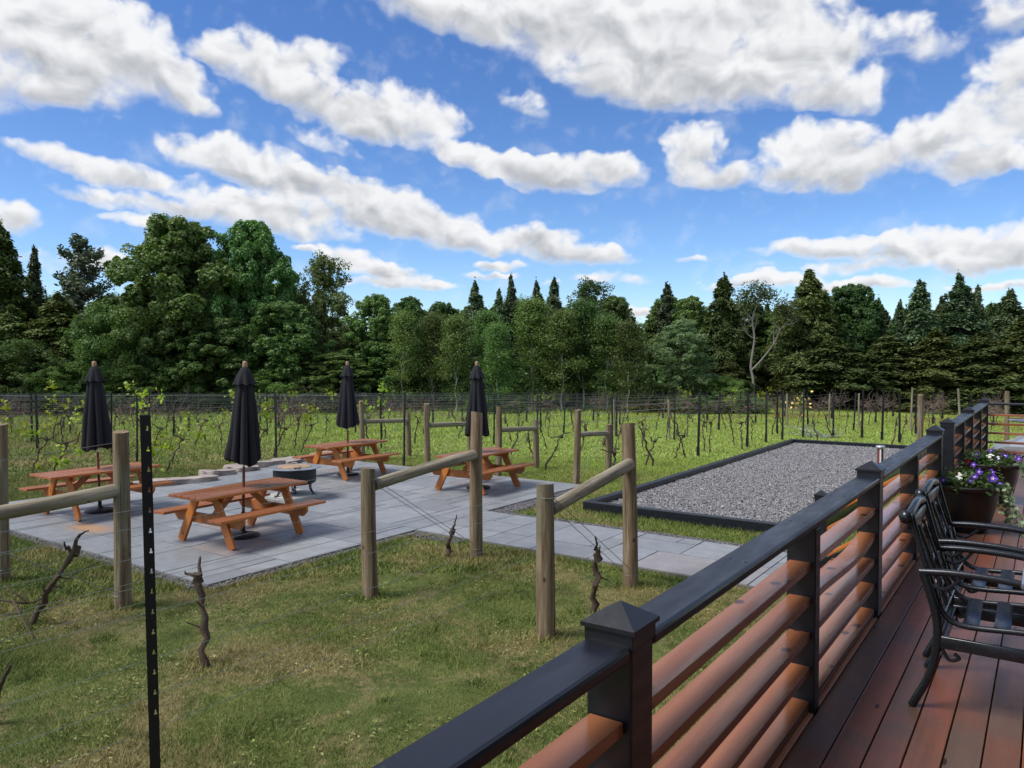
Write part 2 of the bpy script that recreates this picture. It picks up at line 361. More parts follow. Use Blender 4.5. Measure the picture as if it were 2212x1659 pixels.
# ------------------------------------------------------------------ mesh helpers
class MB:
    def __init__(s): s.v = []; s.f = []
    def add(s, vs, fs):
        o = len(s.v); s.v += [tuple(x) for x in vs]; s.f += [tuple(i+o for i in q) for q in fs]; return s
    def box(s, a, b, c=None, rot=None, bev=0):
        """box with corners a..b (min, max), chamfered by bev, turned by rot about c"""
        bm = bmesh.new(); bmesh.ops.create_cube(bm, size=1)
        for v in bm.verts:
            for i in range(3): v.co[i] = (a[i]+b[i])/2+v.co[i]*(b[i]-a[i])
        if bev: bmesh.ops.bevel(bm, geom=bm.edges[:], offset=bev, segments=2, affect='EDGES', profile=.5)
        if rot is not None:
            p = Vector(c if c else [(a[i]+b[i])/2 for i in range(3)])
            for v in bm.verts: v.co = p+rot@(v.co-p)
        bm.verts.index_update()
        s.add([v.co for v in bm.verts], [[v.index for v in q.verts] for q in bm.faces]); bm.free(); return s
    def beam(s, p, q, wd, th, side=Vector((0, 1, 0)), bev=.004):
        """a board from p to q; th is measured along side, wd across it"""
        p, q = Vector(p), Vector(q); z = (q-p); L = z.length; z.normalize()
        y = (side-z*side.dot(z)).normalized(); x = y.cross(z)
        m = Matrix((x, y, z)).transposed()
        o = MB().box((-wd/2, -th/2, 0), (wd/2, th/2, L), bev=bev)
        return s.add([p+m@Vector(v) for v in o.v], o.f)
    def tube(s, pts, rad, n=8, cap=True, jit=0):
        pts = [Vector(p) for p in pts]; rad = rad if isinstance(rad, (list, tuple)) else [rad]*len(pts)
        o = len(s.v); up = None
        for i, p in enumerate(pts):
            t = (pts[min(i+1, len(pts)-1)]-pts[max(i-1, 0)]).normalized()
            if up is None: up = Vector((0, 0, 1)) if abs(t.z) < .9 else Vector((1, 0, 0))
            x = (up-t*up.dot(t)).normalized(); y = t.cross(x); up = x
            for k in range(n):
                a = 2*math.pi*k/n; r = rad[i]*(1+(random.uniform(-jit, jit) if jit else 0))
                s.v.append(tuple(p+(x*math.cos(a)+y*math.sin(a))*r))
        for i in range(len(pts)-1):
            for k in range(n):
                a, b = o+i*n+k, o+i*n+(k+1) % n
                s.f.append((a, b, b+n, a+n))
        if cap:
            s.f.append(tuple(o+k for k in reversed(range(n)))); e = o+(len(pts)-1)*n
            s.f.append(tuple(e+k for k in range(n)))
        return s
    def lathe(s, prof, n=32, fn=None, c=(0, 0)):
        o = len(s.v)
        for (r, z) in prof:
            for k in range(n):
                a = 2*math.pi*k/n; rr, zz = (r, z) if fn is None else fn(r, z, a)
                s.v.append((c[0]+rr*math.cos(a), c[1]+rr*math.sin(a), zz))
        for i in range(len(prof)-1):
            for k in range(n):
                a, b = o+i*n+k, o+i*n+(k+1) % n
                s.f.append((a, b, b+n, a+n))
        if prof[0][0] > 1e-4: s.f.append(tuple(o+k for k in reversed(range(n))))
        if prof[-1][0] > 1e-4: s.f.append(tuple(o+(len(prof)-1)*n+k for k in range(n)))
        return s
    def build(s, name, m, parent=None, smooth=False, loc=None):
        me = bpy.data.meshes.new(name); me.from_pydata(s.v, [], s.f); me.validate(); me.update()
        if m: me.materials.append(m)
        if smooth: me.polygons.foreach_set('use_smooth', [True]*len(me.polygons)); 
        ob = bpy.data.objects.new(name, me); COL.objects.link(ob)
        if smooth: me.set_sharp_from_angle(angle=R(50))
        if parent: ob.parent = parent
        if loc: ob.location = loc
        return ob
def curve(pts, n=8):
    """smooth polyline through points (Catmull-Rom)"""
    P = [Vector(p) for p in pts]; P = [P[0]*2-P[1]]+P+[P[-1]*2-P[-2]]; out = []
    for i in range(1, len(P)-2):
        for k in range(n):
            t = k/n; a, b, c, d = P[i-1:i+3]
            out.append(.5*((2*b)+(c-a)*t+(2*a-5*b+4*c-d)*t*t+(3*b-a-3*c+d)*t**3))
    out.append(P[-2]); return out
def tag(o, label=None, cat=None, group=None, kind=None):
    for k, v in (('label', label), ('category', cat), ('group', group), ('kind', kind)):
        if v: o[k] = v
    return o
def thing(name, label, cat, loc=(0, 0, 0), rz=0, group=None):
    o = bpy.data.objects.new(name, None); COL.objects.link(o); o.location = loc; o.rotation_euler = (0, 0, rz); o.empty_display_size = .2
    return tag(o, label, cat, group)
def copy_tree(o, parent=None):
    c = o.copy(); COL.objects.link(c); c.parent = parent
    for ch in list(o.children): copy_tree(ch, c)
    return c
def quads(name, V, m, tint=None, k=4):
    """V: (N*k,3) numpy, every k vertices one face"""
    V = np.ascontiguousarray(V, dtype=np.float32); N = len(V)//k
    me = bpy.data.meshes.new(name); me.vertices.add(N*k); me.vertices.foreach_set('co', V.ravel())
    me.loops.add(N*k); me.loops.foreach_set('vertex_index', np.arange(N*k, dtype=np.int32))
    me.polygons.add(N); me.polygons.foreach_set('loop_start', np.arange(0, N*k, k, dtype=np.int32))
    me.update(calc_edges=True)
    if tint is not None:
        me.attributes.new('tint', 'FLOAT', 'FACE').data.foreach_set('value', np.ascontiguousarray(tint, dtype=np.float32))
    me.materials.append(m); return me
def link(name, me, parent=None, loc=None):
    o = bpy.data.objects.new(name, me); COL.objects.link(o)
    if parent: o.parent = parent
    if loc is not None: o.location = loc
    return o
def unit(a): return a/np.maximum(np.linalg.norm(a, axis=1, keepdims=True), 1e-9)
def leaf_quads(C, N, L, Wd, D=None):
    """diamond leaves at C (n,3), normals N, length L, width Wd, optional long direction D"""
    n = len(C); L = np.broadcast_to(L, (n,)); Wd = np.broadcast_to(Wd, (n,))
    d = rng.normal(size=(n, 3)) if D is None else D
    d = unit(d-N*np.sum(d*N, 1, keepdims=True)); s = np.cross(N, d)
    a = d*(L/2)[:, None]; b = s*(Wd/2)[:, None]; f = N*(L*.12)[:, None]
    return np.stack([C-a, C+b*1.0-a*.1+f, C+a, C-b*1.0-a*.1+f], 1).reshape(-1, 3)

# ------------------------------------------------------------------ ground
mb = MB(); mb.add([(-500, -400, -.02), (500, -400, -.02), (500, 700, -.02), (-500, 700, -.02)], [(0, 1, 2, 3)])
tag(mb.build('ground', M_ground), 'mown vineyard lawn with dry tan patches', 'ground', kind='structure')
PATIO = [(-15.6, -7.9, 5.2, 13.95), (-7.9, -2.5, 8.75, 10.55)]
COURT = (-6.62, -2.75, 11.65, 24.9)
def slabs():
    vs, fs, ti = [], [], []
    u = .305
    for (x0, x1, y0, y1) in PATIO:
        nx, ny = int(round((x1-x0)/u)), int(round((y1-y0)/u)); ux, uy = (x1-x0)/nx, (y1-y0)/ny
        used = np.zeros((nx, ny), bool)
        for j in range(ny):
            for i in range(nx):
                if used[i, j]: continue
                opts = [(2, 3), (3, 2), (3, 4), (4, 3), (2, 2), (4, 2), (3, 3), (2, 4), (5, 3)]; random.shuffle(opts)
                for (a, b) in opts+[(1, 2), (2, 1), (1, 1)]:
                    if i+a <= nx and j+b <= ny and not used[i:i+a, j:j+b].any(): break
                used[i:i+a, j:j+b] = True
                gx = .008; z = .03+random.uniform(-.0025, .0025); tz = [random.uniform(-.0015, .0015) for _ in range(4)]
                X0, X1, Y0, Y1 = x0+i*ux+gx, x0+(i+a)*ux-gx, y0+j*uy+gx, y0+(j+b)*uy-gx
                o = len(vs)
                vs += [(X0, Y0, z+tz[0]), (X1, Y0, z+tz[1]), (X1, Y1, z+tz[2]), (X0, Y1, z+tz[3])]
                vs += [(X0, Y0, -.01), (X1, Y0, -.01), (X1, Y1, -.01), (X0, Y1, -.01)]
                fs += [(o, o+1, o+2, o+3)]+[(o+k, o+4+k, o+4+(k+1) % 4, o+(k+1) % 4) for k in range(4)]
                ti += [random.random()*.88 if random.random() < .955 else random.uniform(.9, 1)]*5
    me = bpy.data.meshes.new('patio'); me.from_pydata(vs, [], fs); me.update()
    me.attributes.new('tint', 'FLOAT', 'FACE').data.foreach_set('value', ti); me.materials.append(M_stone)
    return link('patio', me)
tag(slabs(), 'blue grey flagstone patio and path', 'patio', kind='structure')
mb = MB()
for (x0, x1, y0, y1) in PATIO: mb.box((x0-.012, y0-.012 if x0 < -8 else y0, -.05), (x1 if x0 < -8 else x1+.01, y1, .014 if x0 < -8 else .0145))
tag(mb.build('patio_bed', M_bed), 'dark stone dust bed under the flagstones', 'patio bed', kind='structure')
STRIPS = [(-15.6, -7.98, 5.06, 5.19), (-7.885, -7.77, 5.2, 8.55), (-7.88, -6.9, 8.52, 8.74), (-7.88, -7.55, 10.57, 13.9), (-7.5, -2.6, 10.57, 10.75)]
mb = MB()
for i, (x0, x1, y0, y1) in enumerate(STRIPS): mb.box((x0, y0, -.05), (x1, y1, .002+.0006*i))
tag(mb.build('gravel_strip', M_bed), 'thin gravel border along the flagstones', 'gravel strip', kind='structure')

def pebbles(name, rects, n, s0, s1, z, zj=.012, gm=1.):
    ar = np.array([(r[1]-r[0])*(r[3]-r[2]) for r in rects]); cnt = np.maximum(1, (n*ar/ar.sum()).astype(int)); Ps = []
    for r, c in zip(rects, cnt):
        Ps.append(np.stack([rng.uniform(r[0], r[1], c), rng.uniform(r[2], r[3], c), z+rng.uniform(-zj, zj, c)], 1))
    P = np.concatenate(Ps); n = len(P); s = rng.uniform(s0, s1, n)
    oc = np.array([(1, 0, 0), (0, 1, 0), (-1, 0, 0), (0, -1, 0), (0, 0, .75), (0, 0, -.75)])
    V = oc[None]*rng.uniform(.55, 1.25, (n, 6, 1))*s[:, None, None]
    a = rng.uniform(0, 6.28, n); ca, sa = np.cos(a), np.sin(a); til = rng.normal(0, .35, (n, 2))
    X = V[..., 0]*ca[:, None]-V[..., 1]*sa[:, None]; Y = V[..., 0]*sa[:, None]+V[..., 1]*ca[:, None]; Z = V[..., 2]+X*til[:, :1]+Y*til[:, 1:]
    V = np.stack([X, Y, Z], -1)+P[:, None]
    fi = np.array([(0, 1, 4), (1, 2, 4), (2, 3, 4), (3, 0, 4), (1, 0, 5), (2, 1, 5)])
    me = quads(name, V[:, fi].reshape(-1, 3), M_gravel, np.repeat(rng.beta(2, 2, n)*gm, 6), 3)
    return link(name, me)
tag(pebbles('border_gravel', STRIPS, 9000, .010, .022, .006, gm=.5), 'loose grey gravel along the flagstone edge', 'gravel', kind='stuff')
cx0, cx1, cy0, cy1 = COURT
mb = MB().box((cx0+.05, cy0+.05, -.04), (cx1-.05, cy1-.05, .035))
tag(mb.build('court_bed', M_bed), 'gravel bed inside the black timber frame', 'gravel bed', kind='structure')
tag(pebbles('court_gravel', [(cx0+.13, cx1-.13, cy0+.13, cy1-.13)], 95000, .013, .031, .045, .014), 'grey crushed stone filling the black framed court', 'gravel', kind='stuff')
t = thing('court_frame', 'long low black timber frame around the bed of grey gravel', 'timber frame', (0, 0, 0))
for (a, b) in (((cx0, cy0, -.03), (cx1, cy0+.14, .165)), ((cx0, cy1-.14, -.03), (cx1, cy1, .165)), ((cx0, cy0+.142, -.03), (cx0+.14, cy1-.142, .163)), ((cx1-.14, cy0+.142, -.03), (cx1, cy1-.142, .163))):
    MB().box(a, b, bev=.008).build('timber', M_black, t)
# ------------------------------------------------------------------ grass
def allowed(P, tall=False):
    x, y = P[:, 0], P[:, 1]; ok = np.ones(len(P), bool)
    for r in PATIO+([] if tall else [(a-.0, b, c, d) for a, b, c, d in STRIPS])+[COURT]:
        ok &= ~((x > r[0]-.01) & (x < r[1]+.01) & (y > r[2]-.01) & (y < r[3]+.01))
    ok &= ~((x > -.98) & (y < 17.4) & (y > -2)); return ok
def blades(P, h, wd):
    n = len(P); a = rng.uniform(0, 6.28, n); ln = rng.normal(0, .55, (n, 2))*h[:, None]
    s = np.stack([np.cos(a), np.sin(a), np.zeros(n)], 1)*(wd/2)[:, None]
    tip = P+np.stack([ln[:, 0], ln[:, 1], h], 1)
    return np.stack([P-s, P+s, tip], 1).reshape(-1, 3)
def patch(P):  # uneven growth so the sward has tufts and thin places
    x, y = P[:, 0], P[:, 1]
    return .5+.25*np.sin(x*2.1+1.3*np.sin(y*1.7))+.25*np.sin(y*2.7+1.1*np.sin(x*2.3+1))
def scatter(n, x0, x1, y0, y1, dmin, dmax):
    P = np.stack([rng.uniform(x0, x1, n), rng.uniform(y0, y1, n), np.full(n, -.02)], 1)
    d = np.hypot(P[:, 0], P[:, 1]); side = (P[:, 0]*RT[0]+P[:, 1]*RT[1])/np.maximum(P[:, 0]*fw2[0]+P[:, 1]*fw2[1], .01)
    return P[(d > dmin) & (d < dmax) & (np.abs(side) < .85) & allowed(P)]
P = scatter(1500000, -13, -.9, .5, 13, 2, 9.5); q = patch(P); P = P[rng.random(len(P)) < .35+.65*q]; q = patch(P)
V1 = blades(P, (.012+.022*rng.random(len(P)))*(.55+.8*q), .003+.0025*rng.random(len(P)))
P2 = scatter(1500000, -22, -.9, -1, 22, 9.5, 21); q2 = patch(P2)
V2 = blades(P2, (.03+.04*rng.random(len(P2)))*(.6+.8*q2), .007+.006*rng.random(len(P2)))
P3 = scatter(800000, -50, 8, 2, 52, 21, 55)
V3 = blades(P3, .03+.035*rng.random(len(P3)), .018+.016*rng.random(len(P3)))
# taller weeds between the rows on the far left and under the vines
k = 70000
P4 = np.stack([rng.uniform(-40, -16.8, k), rng.uniform(6, 40, k), np.full(k, -.02)], 1)
rowd = np.abs(((P4[:, 0]+3.9+1.05) % 2.1)-1.05); P4 = P4[(rng.random(k) < np.where(rowd < .35, .9, .22)) & (rng.random(k) < patch(P4*.4)+.2)]
V4 = blades(P4, .12+.25*rng.random(len(P4))**2, .012+.014*rng.random(len(P4)))
# longer tufts round the post feet, the vine stumps and along the stone edges
tp = [(-3.96, 8.1), (-3.87, 6.12), (-6.21, 8.07), (-6.14, 6.06), (-8.05, 4.29), (-10.2, 4.0), (-3.9, 2.2), (-8.15, 14.05), (-8.12, 15.45), (-10.2, 15.65)]+[tuple(G(a, b))[:2] for a, b in ((448, 1437), (68, 1346), (1281, 1326), (965, 1205), (1458, 992), (1177, 1015))]
T = []
for (a, b) in tp:
    n_ = 420; an = rng.uniform(0, 6.28, n_); rr = .09+np.abs(rng.normal(0, .09, n_)); T.append(np.stack([a+np.cos(an)*rr, b+np.sin(an)*rr, np.full(n_, -.02)], 1))
for (x0, y0, x1, y1, n_) in ((-15.6, 5.03, -7.95, 5.03, 5000), (-7.75, 5.1, -7.75, 8.45, 2600), (-7.7, 8.6, -2.6, 8.6, 3600), (cx0-.03, cy0, cx0-.03, cy1, 5000), (cx0, cy0-.04, cx1, cy0-.04, 2600)):
    u_ = rng.random(n_)[:, None]; T.append(np.array([[x0, y0, -.02]])*(1-u_)+np.array([[x1, y1, -.02]])*u_+np.stack([rng.normal(0, .035, n_), rng.normal(0, .035, n_), np.zeros(n_)], 1))
for k in range(160):  # scattered weeds in the sward
    c = np.array([rng.uniform(-10, -1.2), rng.uniform(1.5, 8.4), -.02])
    n_ = 60; T.append(c+rng.normal(0, .05, (n_, 3))*np.array([1, 1, 0]))
T = np.concatenate(T); T = T[allowed(T, True)]
V5 = blades(T, .03+.07*rng.random(len(T))**1.5, .004+.004*rng.random(len(T)))
k = 26000; Cc = np.stack([rng.uniform(-10, -1, k), rng.uniform(1, 8.6, k), rng.uniform(-.005, .022, k)], 1); Cc = Cc[allowed(Cc) & (np.sin(Cc[:, 0]*3.1+np.sin(Cc[:, 1]*2.3)*2) > .35)]
k = len(Cc); V6 = (Cc[:, None]+rng.normal(0, .011, (k, 3, 3))*np.array([1, 1, .5])).reshape(-1, 3)
VV = np.concatenate([V1, V2, V3, V4, V5, V6])
tag(link('grass', quads('grass', VV, M_blade, rng.random(len(VV)//3), 3)), 'short green grass with dry straw patches', 'grass', kind='stuff')

# ------------------------------------------------------------------ deck
ZD = .94
def deck():
    t = thing('wooden_deck', 'raised deck of wet red brown boards running beside the black railing', 'deck', (0, 0, 0))
    vs, fs, ti = [], [], []
    x = -.965; i = 0
    def board(xa, xb, ya, yb, z=ZD):
        mbx = MB().box((xa, ya, z-.03), (xb, yb, z), bev=.004); o = len(vs)
        vs.extend(mbx.v); fs.extend([tuple(k+o for k in q) for q in mbx.f]); ti.extend([random.random()]*len(mbx.f))
    wds = [.088]+[.1345]*34
    for wd in wds:
        cuts = [-1.2, 10.46, 17.3] if i < 8 else [-1.2]+[random.choice([4.9, 6.4, 10.46])]+[17.3]
        if i == 0: cuts = [-1.2, 5.5, 10.46, 17.3]
        if i == 0:
            for a, b in zip(cuts[:-1], cuts[1:]): MB().box((x, a+.002, ZD-.034), (x+wd-.0055, b-.002, ZD-.003), bev=.004).build('edge_board', M_edge, t)
        else:
          for a, b in zip(cuts[:-1], cuts[1:]): board(x, x+wd-.0055, a+.002, b-.002, ZD-.002+random.uniform(-.001, .001))
        x += wd+.0005 if i else wd+.004; i += 1
    me = bpy.data.meshes.new('floor_board'); me.from_pydata(vs, [], fs); me.update()
    me.attributes.new('tint', 'FLOAT', 'FACE').data.foreach_set('value', ti); me.materials.append(M_deck)
    link('floor_boards', me, t)
    MB().box((-.955, -1.2, ZD-.26), (-.915, 17.28, ZD-.034)).build('rim_joist', M_slat, t)
    MB().box((-.91, 17.24, ZD-.26), (3.8, 17.28, ZD-.034)).build('rim_joist', M_slat, t)
    mb = MB()
    for y in np.arange(-1, 17.2, .41): mb.box((-.91, y, ZD-.22), (3.8, y+.04, ZD-.035))
    mb.build('joists', M_slat, t)
    for y in (.6, 5.6, 11, 16.6): MB().box((-.7, y, -.05), (-.56, y+.14, ZD-.225)).build('support_post', M_post, t)
deck()
MB().add([(-.9, -1.5, -.012), (4, -1.5, -.012), (4, 17.3, -.012), (-.9, 17.3, -.012)], [(0, 1, 2, 3)])
# unseen building with deep eaves, added close on the right to shade the deck
t = thing('added_shade_building', 'unseen dark timber building with deep eaves added right of the deck to shade it', 'building', (3.4, 1.0, 0))
mb = MB().box((0, -9, -.1), (.2, 8.0, 4.6)); mb.box((.2, 7.8, -.1), (6, 8.0, 4.6)); mb.build('wall', M_bldg, t)
mb = MB(); mb.add([(-2.7, -9.5, 3.6), (6, -9.5, 6.6), (6, 8.6, 6.6), (-2.7, 8.6, 3.6), (-2.7, -9.5, 3.78), (6, -9.5, 6.78), (6, 8.6, 6.78), (-2.7, 8.6, 3.78)], [(0, 3, 2, 1), (4, 5, 6, 7), (0, 1, 5, 4), (1, 2, 6, 5), (2, 3, 7, 6), (3, 0, 4, 7)]); mb.build('roof', M_bldg, t)
for y in (-4, 0, 4): 
    f_ = MB().box((-.03, y-.6, ZD+.9), (-.002, y+.6, ZD+2.1), bev=.01).build('window', M_black, t); MB().box((-.036, y-.53, ZD+.97), (-.0305, y+.53, ZD+2.03)).build('pane', M_glass, f_)
# steps from the opening in the railing down to the path
t = thing('deck_steps', 'wooden steps from the railing opening down to the flagstone path', 'steps', (0, 0, 0))
for i in range(4):
    z = ZD-.19*(i+1); x = -.98-.29*i
    MB().box((x-.30, 8.98, z-.035), (x, 9.98, z), bev=.004).build('tread', M_slat, t)
for y in (8.93, 9.99): MB().beam((-.985, y, ZD-.16), (-2.2, y, .06), .22, .04, Vector((0, 1, 0))).build('stringer', M_black, t)

# ------------------------------------------------------------------ railings
def cap(parent, loc, s=.160):
    h = s/2; mb = MB()
    mb.box((-h+.008, -h+.008, -.045), (h-.008, h-.008, -.004), bev=.002)
    mb.add([(-h, -h, -.004), (h, -h, -.004), (h, h, -.004), (-h, h, -.004), (-h, -h, .008), (h, -h, .008), (h, h, .008), (-h, h, .008), (0, 0, .058)],
           [(3, 2, 1, 0), (0, 1, 5, 4), (1, 2, 6, 5), (2, 3, 7, 6), (3, 0, 4, 7), (4, 5, 8), (5, 6, 8), (6, 7, 8), (7, 4, 8)])
    o = mb.build('cap', M_cap, parent, loc=loc); return o
ZR = ZD+.915
def rail_post(parent, x, y, big=True, z0=.6, zt=None, wx=.134, wy=.134):
    zt = (ZR+.032 if big else ZR-.04) if zt is None else zt
    p = MB().box((-wx/2, -wy/2, z0), (wx/2, wy/2, zt), bev=.006).build('post', M_black, parent, loc=(x, y, 0))
    if big: cap(p, (0, 0, zt+.004))
    return p
RX = -.947
def slat(parent, p, q, side, wd=.100, th=.037, sag=0.):
    p, q = Vector(p), Vector(q); L = (q-p).length; n = 10 if sag else 1; d = (q-p).normalized(); mb = MB()
    mb2 = MB().box((-wd/2, -L/2, -th/2), (wd/2, L/2, th/2), bev=.0022) if not sag else None
    if sag:
        pr = [(-wd/2, -th/2), (wd/2, -th/2), (wd/2, th/2), (-wd/2, th/2)]; vs = []; fs = []
        for i in range(n+1):
            y = -L/2+L*i/n; s = -sag*math.sin(math.pi*(i/n)**1.5)
            vs += [(a, y, b+s) for a, b in pr]
        for i in range(n): fs += [(4*i+k, 4*i+(k+1) % 4, 4*i+4+(k+1) % 4, 4*i+4+k) for k in range(4)]
        fs += [(3, 2, 1, 0), tuple(4*n+k for k in range(4))]; mb2 = MB().add(vs, fs)
    o = mb2.build('slat', M_slat, parent, loc=(p+q)/2)
    o.rotation_euler = d.to_track_quat('Y', 'Z').to_euler(); return o
ZS = [ZR-.1-.165*k-.12 for k in range(5)]
def screws(parent, y0, y1):
    for y in np.arange(y0+.12, y1, .84):
        for x in (-.035, .035): MB().lathe([(0, ZR-.002), (.0065, ZR-.002), (.006, ZR+.0018), (0, ZR+.0022)], 10, c=(x+random.uniform(-.006, .006), y+random.uniform(-.02, .02))).build('screw_head', M_screw, parent)
YP = [(.05, 1), (1.0, 0), (1.875, 1), (3.80, 0), (5.48, 1), (7.22, 0), (8.98, 1)]
t = thing('deck_railing', 'long near black railing with five red cedar slats in each bay', 'railing', (RX, 0, 0))
for y, big in YP:
    rail_post(t, 0, y, big) if big else rail_post(t, .0, y, False, wy=.09, zt=ZR-.042)
bigs = [y for y, b in YP if b]
for a, b in zip(bigs[:-1], bigs[1:]): screws(t, a, b)
for a, b in zip(bigs[:-1], bigs[1:]): MB().box((-.068, a+.069, ZR-.04), (.068, b-.069, ZR), bev=.012).build('top_rail', M_black, t)
for i, (a, b) in enumerate(zip(YP[:-1], YP[1:])):
    ea, eb = (.072 if a[1] else .047), (.072 if b[1] else .047)
    for k, z in enumerate(ZS):
        slat(t, (-.004, a[0]+ea, z+random.uniform(-.003, .003)), (-.004, b[0]-eb, z+random.uniform(-.003, .003)), None, sag=.035 if (i, k) in ((3, 1), (5, 1)) else 0)
YQ = [(10.2, 1), (11.6, 0), (13.0, 1), (14.7, 0), (16.4, 1)]
t = thing('deck_railing', 'shorter black railing behind the two flower pots turning the deck corner', 'railing', (RX, 0, 0))
for y, big in YQ:
    rail_post(t, 0, y, big, zt=ZR+.032 if big else None) if big else rail_post(t, 0, y, False, wy=.09, zt=ZR-.042)
bq = [y for y, b in YQ if b]
for a, b in zip(bq[:-1], bq[1:]): MB().box((-.068, a+.069, ZR-.04), (.068, b-.069, ZR), bev=.012).build('top_rail', M_black, t)
for a, b in zip(YQ[:-1], YQ[1:]):
    ea, eb = (.072 if a[1] else .047), (.072 if b[1] else .047)
    for z in ZS: slat(t, (-.004, a[0]+ea, z), (-.004, b[0]-eb, z), None)
MB().box((.072, 16.33, ZR-.04), (4.4, 16.47, ZR), bev=.012).build('top_rail', M_black, t)
for z in ZS: slat(t, (.072, 16.4, z), (2.2, 16.4, z), None); 
for z in ZS: slat(t, (2.34, 16.4, z), (4.4, 16.4, z), None)
rail_post(t, 2.27, 16.4, False, wy=.09)
# railing of the steps
t = thing('stair_railing', 'short sloping railing going down beside the steps to a black newel', 'railing', (0, 10.06, 0))
rail_post(t, -2.3, 0, True, -.05, .93)
MB().beam((-1.04, 0, ZR-.14), (-2.23, 0, .88), .05, .09, Vector((0, 1, 0)), .008).build('top_rail', M_black, t)
for k in range(4):
    o = 0.2+.165*k
    MB().beam((-1.04, 0, ZR-.14-o), (-2.23, 0, .88-o), .04, .09, Vector((0, 1, 0)), .006).build('slat', M_tablewood, t)

# ------------------------------------------------------------------ picnic tables
def make_table(label):
    t = thing('picnic_table', label, 'picnic table', (0, 0, 0), 0, 'picnic tables on the flagstone patio')
    H, L = .73, 1.86
    mb = MB()
    for i in range(5):
        x = (i-2)*.148; e = .05 if i in (0, 4) else 0
        mb.box((x-.070, -L/2, H-.038), (x+.070, L/2, H+random.uniform(-.001, .001)), bev=.004)
    mb.build('tabletop', M_tabletop, t)
    mb = MB()
    for s in (-1, 1): mb.box((s*.371-.004 if s > 0 else -.375, -L/2+.004, H-.036), (.3752 if s > 0 else -.371, L/2-.004, H-.004))
    mb.build('edge', M_tablewood, t)
    for s in (-1, 1):
        mb = MB()
        for k in (0, 1): mb.box((s*.62-.14+.142*k, -L/2, .425), (s*.62-.142+.142*k+.138, L/2, .462), bev=.004)
        b = mb.build('bench', M_tabletop, t)
        ex = s*.62+s*.1405 
        MB().box((min(ex, ex+s*.004), -L/2+.004, .427), (max(ex, ex+s*.004), L/2-.004, .458)).build('edge', M_tablewood, b)
    for y in (-.60, .60):
        i = 1 if y > 0 else -1
        for s in (-1, 1):
            MB().beam((s*.20, y, H-.04), (s*.57, y, 0), .14, .042, Vector((0, 1, 0))).build('leg', M_tablewood, t)
        mb = MB(); yy = y-i*.043
        pr = [(-.76, .425), (.76, .425), (.76, .36), (.68, .285), (-.68, .285), (-.76, .36)]
        n = len(pr); mb.add([(a, yy-.02, b) for a, b in pr]+[(a, yy+.02, b) for a, b in pr], [tuple(range(n)), tuple(range(2*n-1, n-1, -1))]+[((k+1) % n, k, k+n, (k+1) % n+n) for k in range(n)])
        mb.build('bench_support', M_tablewood, t)
        pr = [(-.36, H-.04), (.36, H-.04), (.36, H-.085), (.30, H-.125), (-.30, H-.125), (-.36, H-.085)]
        mb = MB(); mb.add([(a, yy-.02, b) for a, b in pr]+[(a, yy+.02, b) for a, b in pr], [tuple(range(n)), tuple(range(2*n-1, n-1, -1))]+[((k+1) % n, k, k+n, (k+1) % n+n) for k in range(n)])
        mb.build('top_support', M_tablewood, t)
        MB().beam((0.0, y-i*.066, .33), (0.0, y-i*.47, H-.045), .09, .04, Vector((1, 0, 0))).build('brace', M_tablewood, t)
    return t
T1 = make_table('orange picnic table beside the wooden post with rusty stain on the stone in front')
TABS = [((-13.3, 6.7), 0, None), ((-9.66, 6.93), R(2.5), 'large orange picnic table nearest the lawn with streaky wet top'),
        ((-12.98, 12.1), R(1.5), 'orange picnic table behind the round fire pit'), ((-9.45, 12.35), R(0), 'orange picnic table at the back right corner of the patio half behind a log post')]
# ------------------------------------------------------------------ umbrellas
def make_umbrella(label, seed):
    rs = np.random.default_rng(seed)
    t = thing('patio_umbrella', label, 'umbrella', (0, 0, 0), 0, 'closed umbrellas over the picnic tables')
    mb = MB().lathe([(0, 0), (.245, 0), (.25, .012), (.235, .03), (.16, .042), (.06, .055), (.045, .08), (.03, .085), (.03, .36), (.02, .365), (0, .366)], 28)
    mb.build('base', M_base, t, True)
    MB().tube([(0, 0, .05), (0, 0, 1.02)], .021, 12).build('pole', M_pole, t, True)
    MB().tube([(0, 0, 1.0), (0, 0, 1.2)], .018, 12).build('sleeve', M_chrome, t, True)
    ph = rs.uniform(0, 6.28); amp = rs.uniform(.75, 1.25, 9)
    def fold(r, z, a):
        h = (z-1.08)/1.3; k = 1-h
        w_ = abs(math.cos(4*a+ph+.5*math.sin(a+ph)))
        d = r*(1-.34*(1-w_)**1.4*min(1, .25+k)*amp[int(a/6.2832*8) % 8])
        d += .02*k*math.sin(3*a+ph*2+z*3)
        return d, z+(.05*math.sin(a*2+ph)+.045*w_)*max(0, k-.6)*2.2
    prof = [(.02, 1.14), (.16, 1.10), (.222, 1.08), (.225, 1.12), (.212, 1.25), (.195, 1.4), (.178, 1.6), (.155, 1.8), (.132, 2.0), (.112, 2.15), (.095, 2.28), (.075, 2.38), (.05, 2.46), (.0, 2.48)]
    prof = [(a*1.16, b) for a, b in prof]
    MB().lathe(prof, 96, fold).build('canopy', M_fabric, t, True)
    def sk(r, z, a):
        k = max(0, min(1, (2.47-z)/.22)); w_ = math.cos(8*a+ph)
        return r*(1+.13*k*w_), z-.012*k*w_
    MB().lathe([(.150, 2.24), (.157, 2.235), (.145, 2.27), (.118, 2.34), (.086, 2.42), (.055, 2.475), (.03, 2.492), (0, 2.495)], 80, sk).build('vent_flap', M_fabric, t, True)
    MB().lathe([(.0, 2.47), (.034, 2.475), (.036, 2.52), (.033, 2.56), (.02, 2.575), (0, 2.578)], 16).build('finial', M_finial, t, True)
    return t
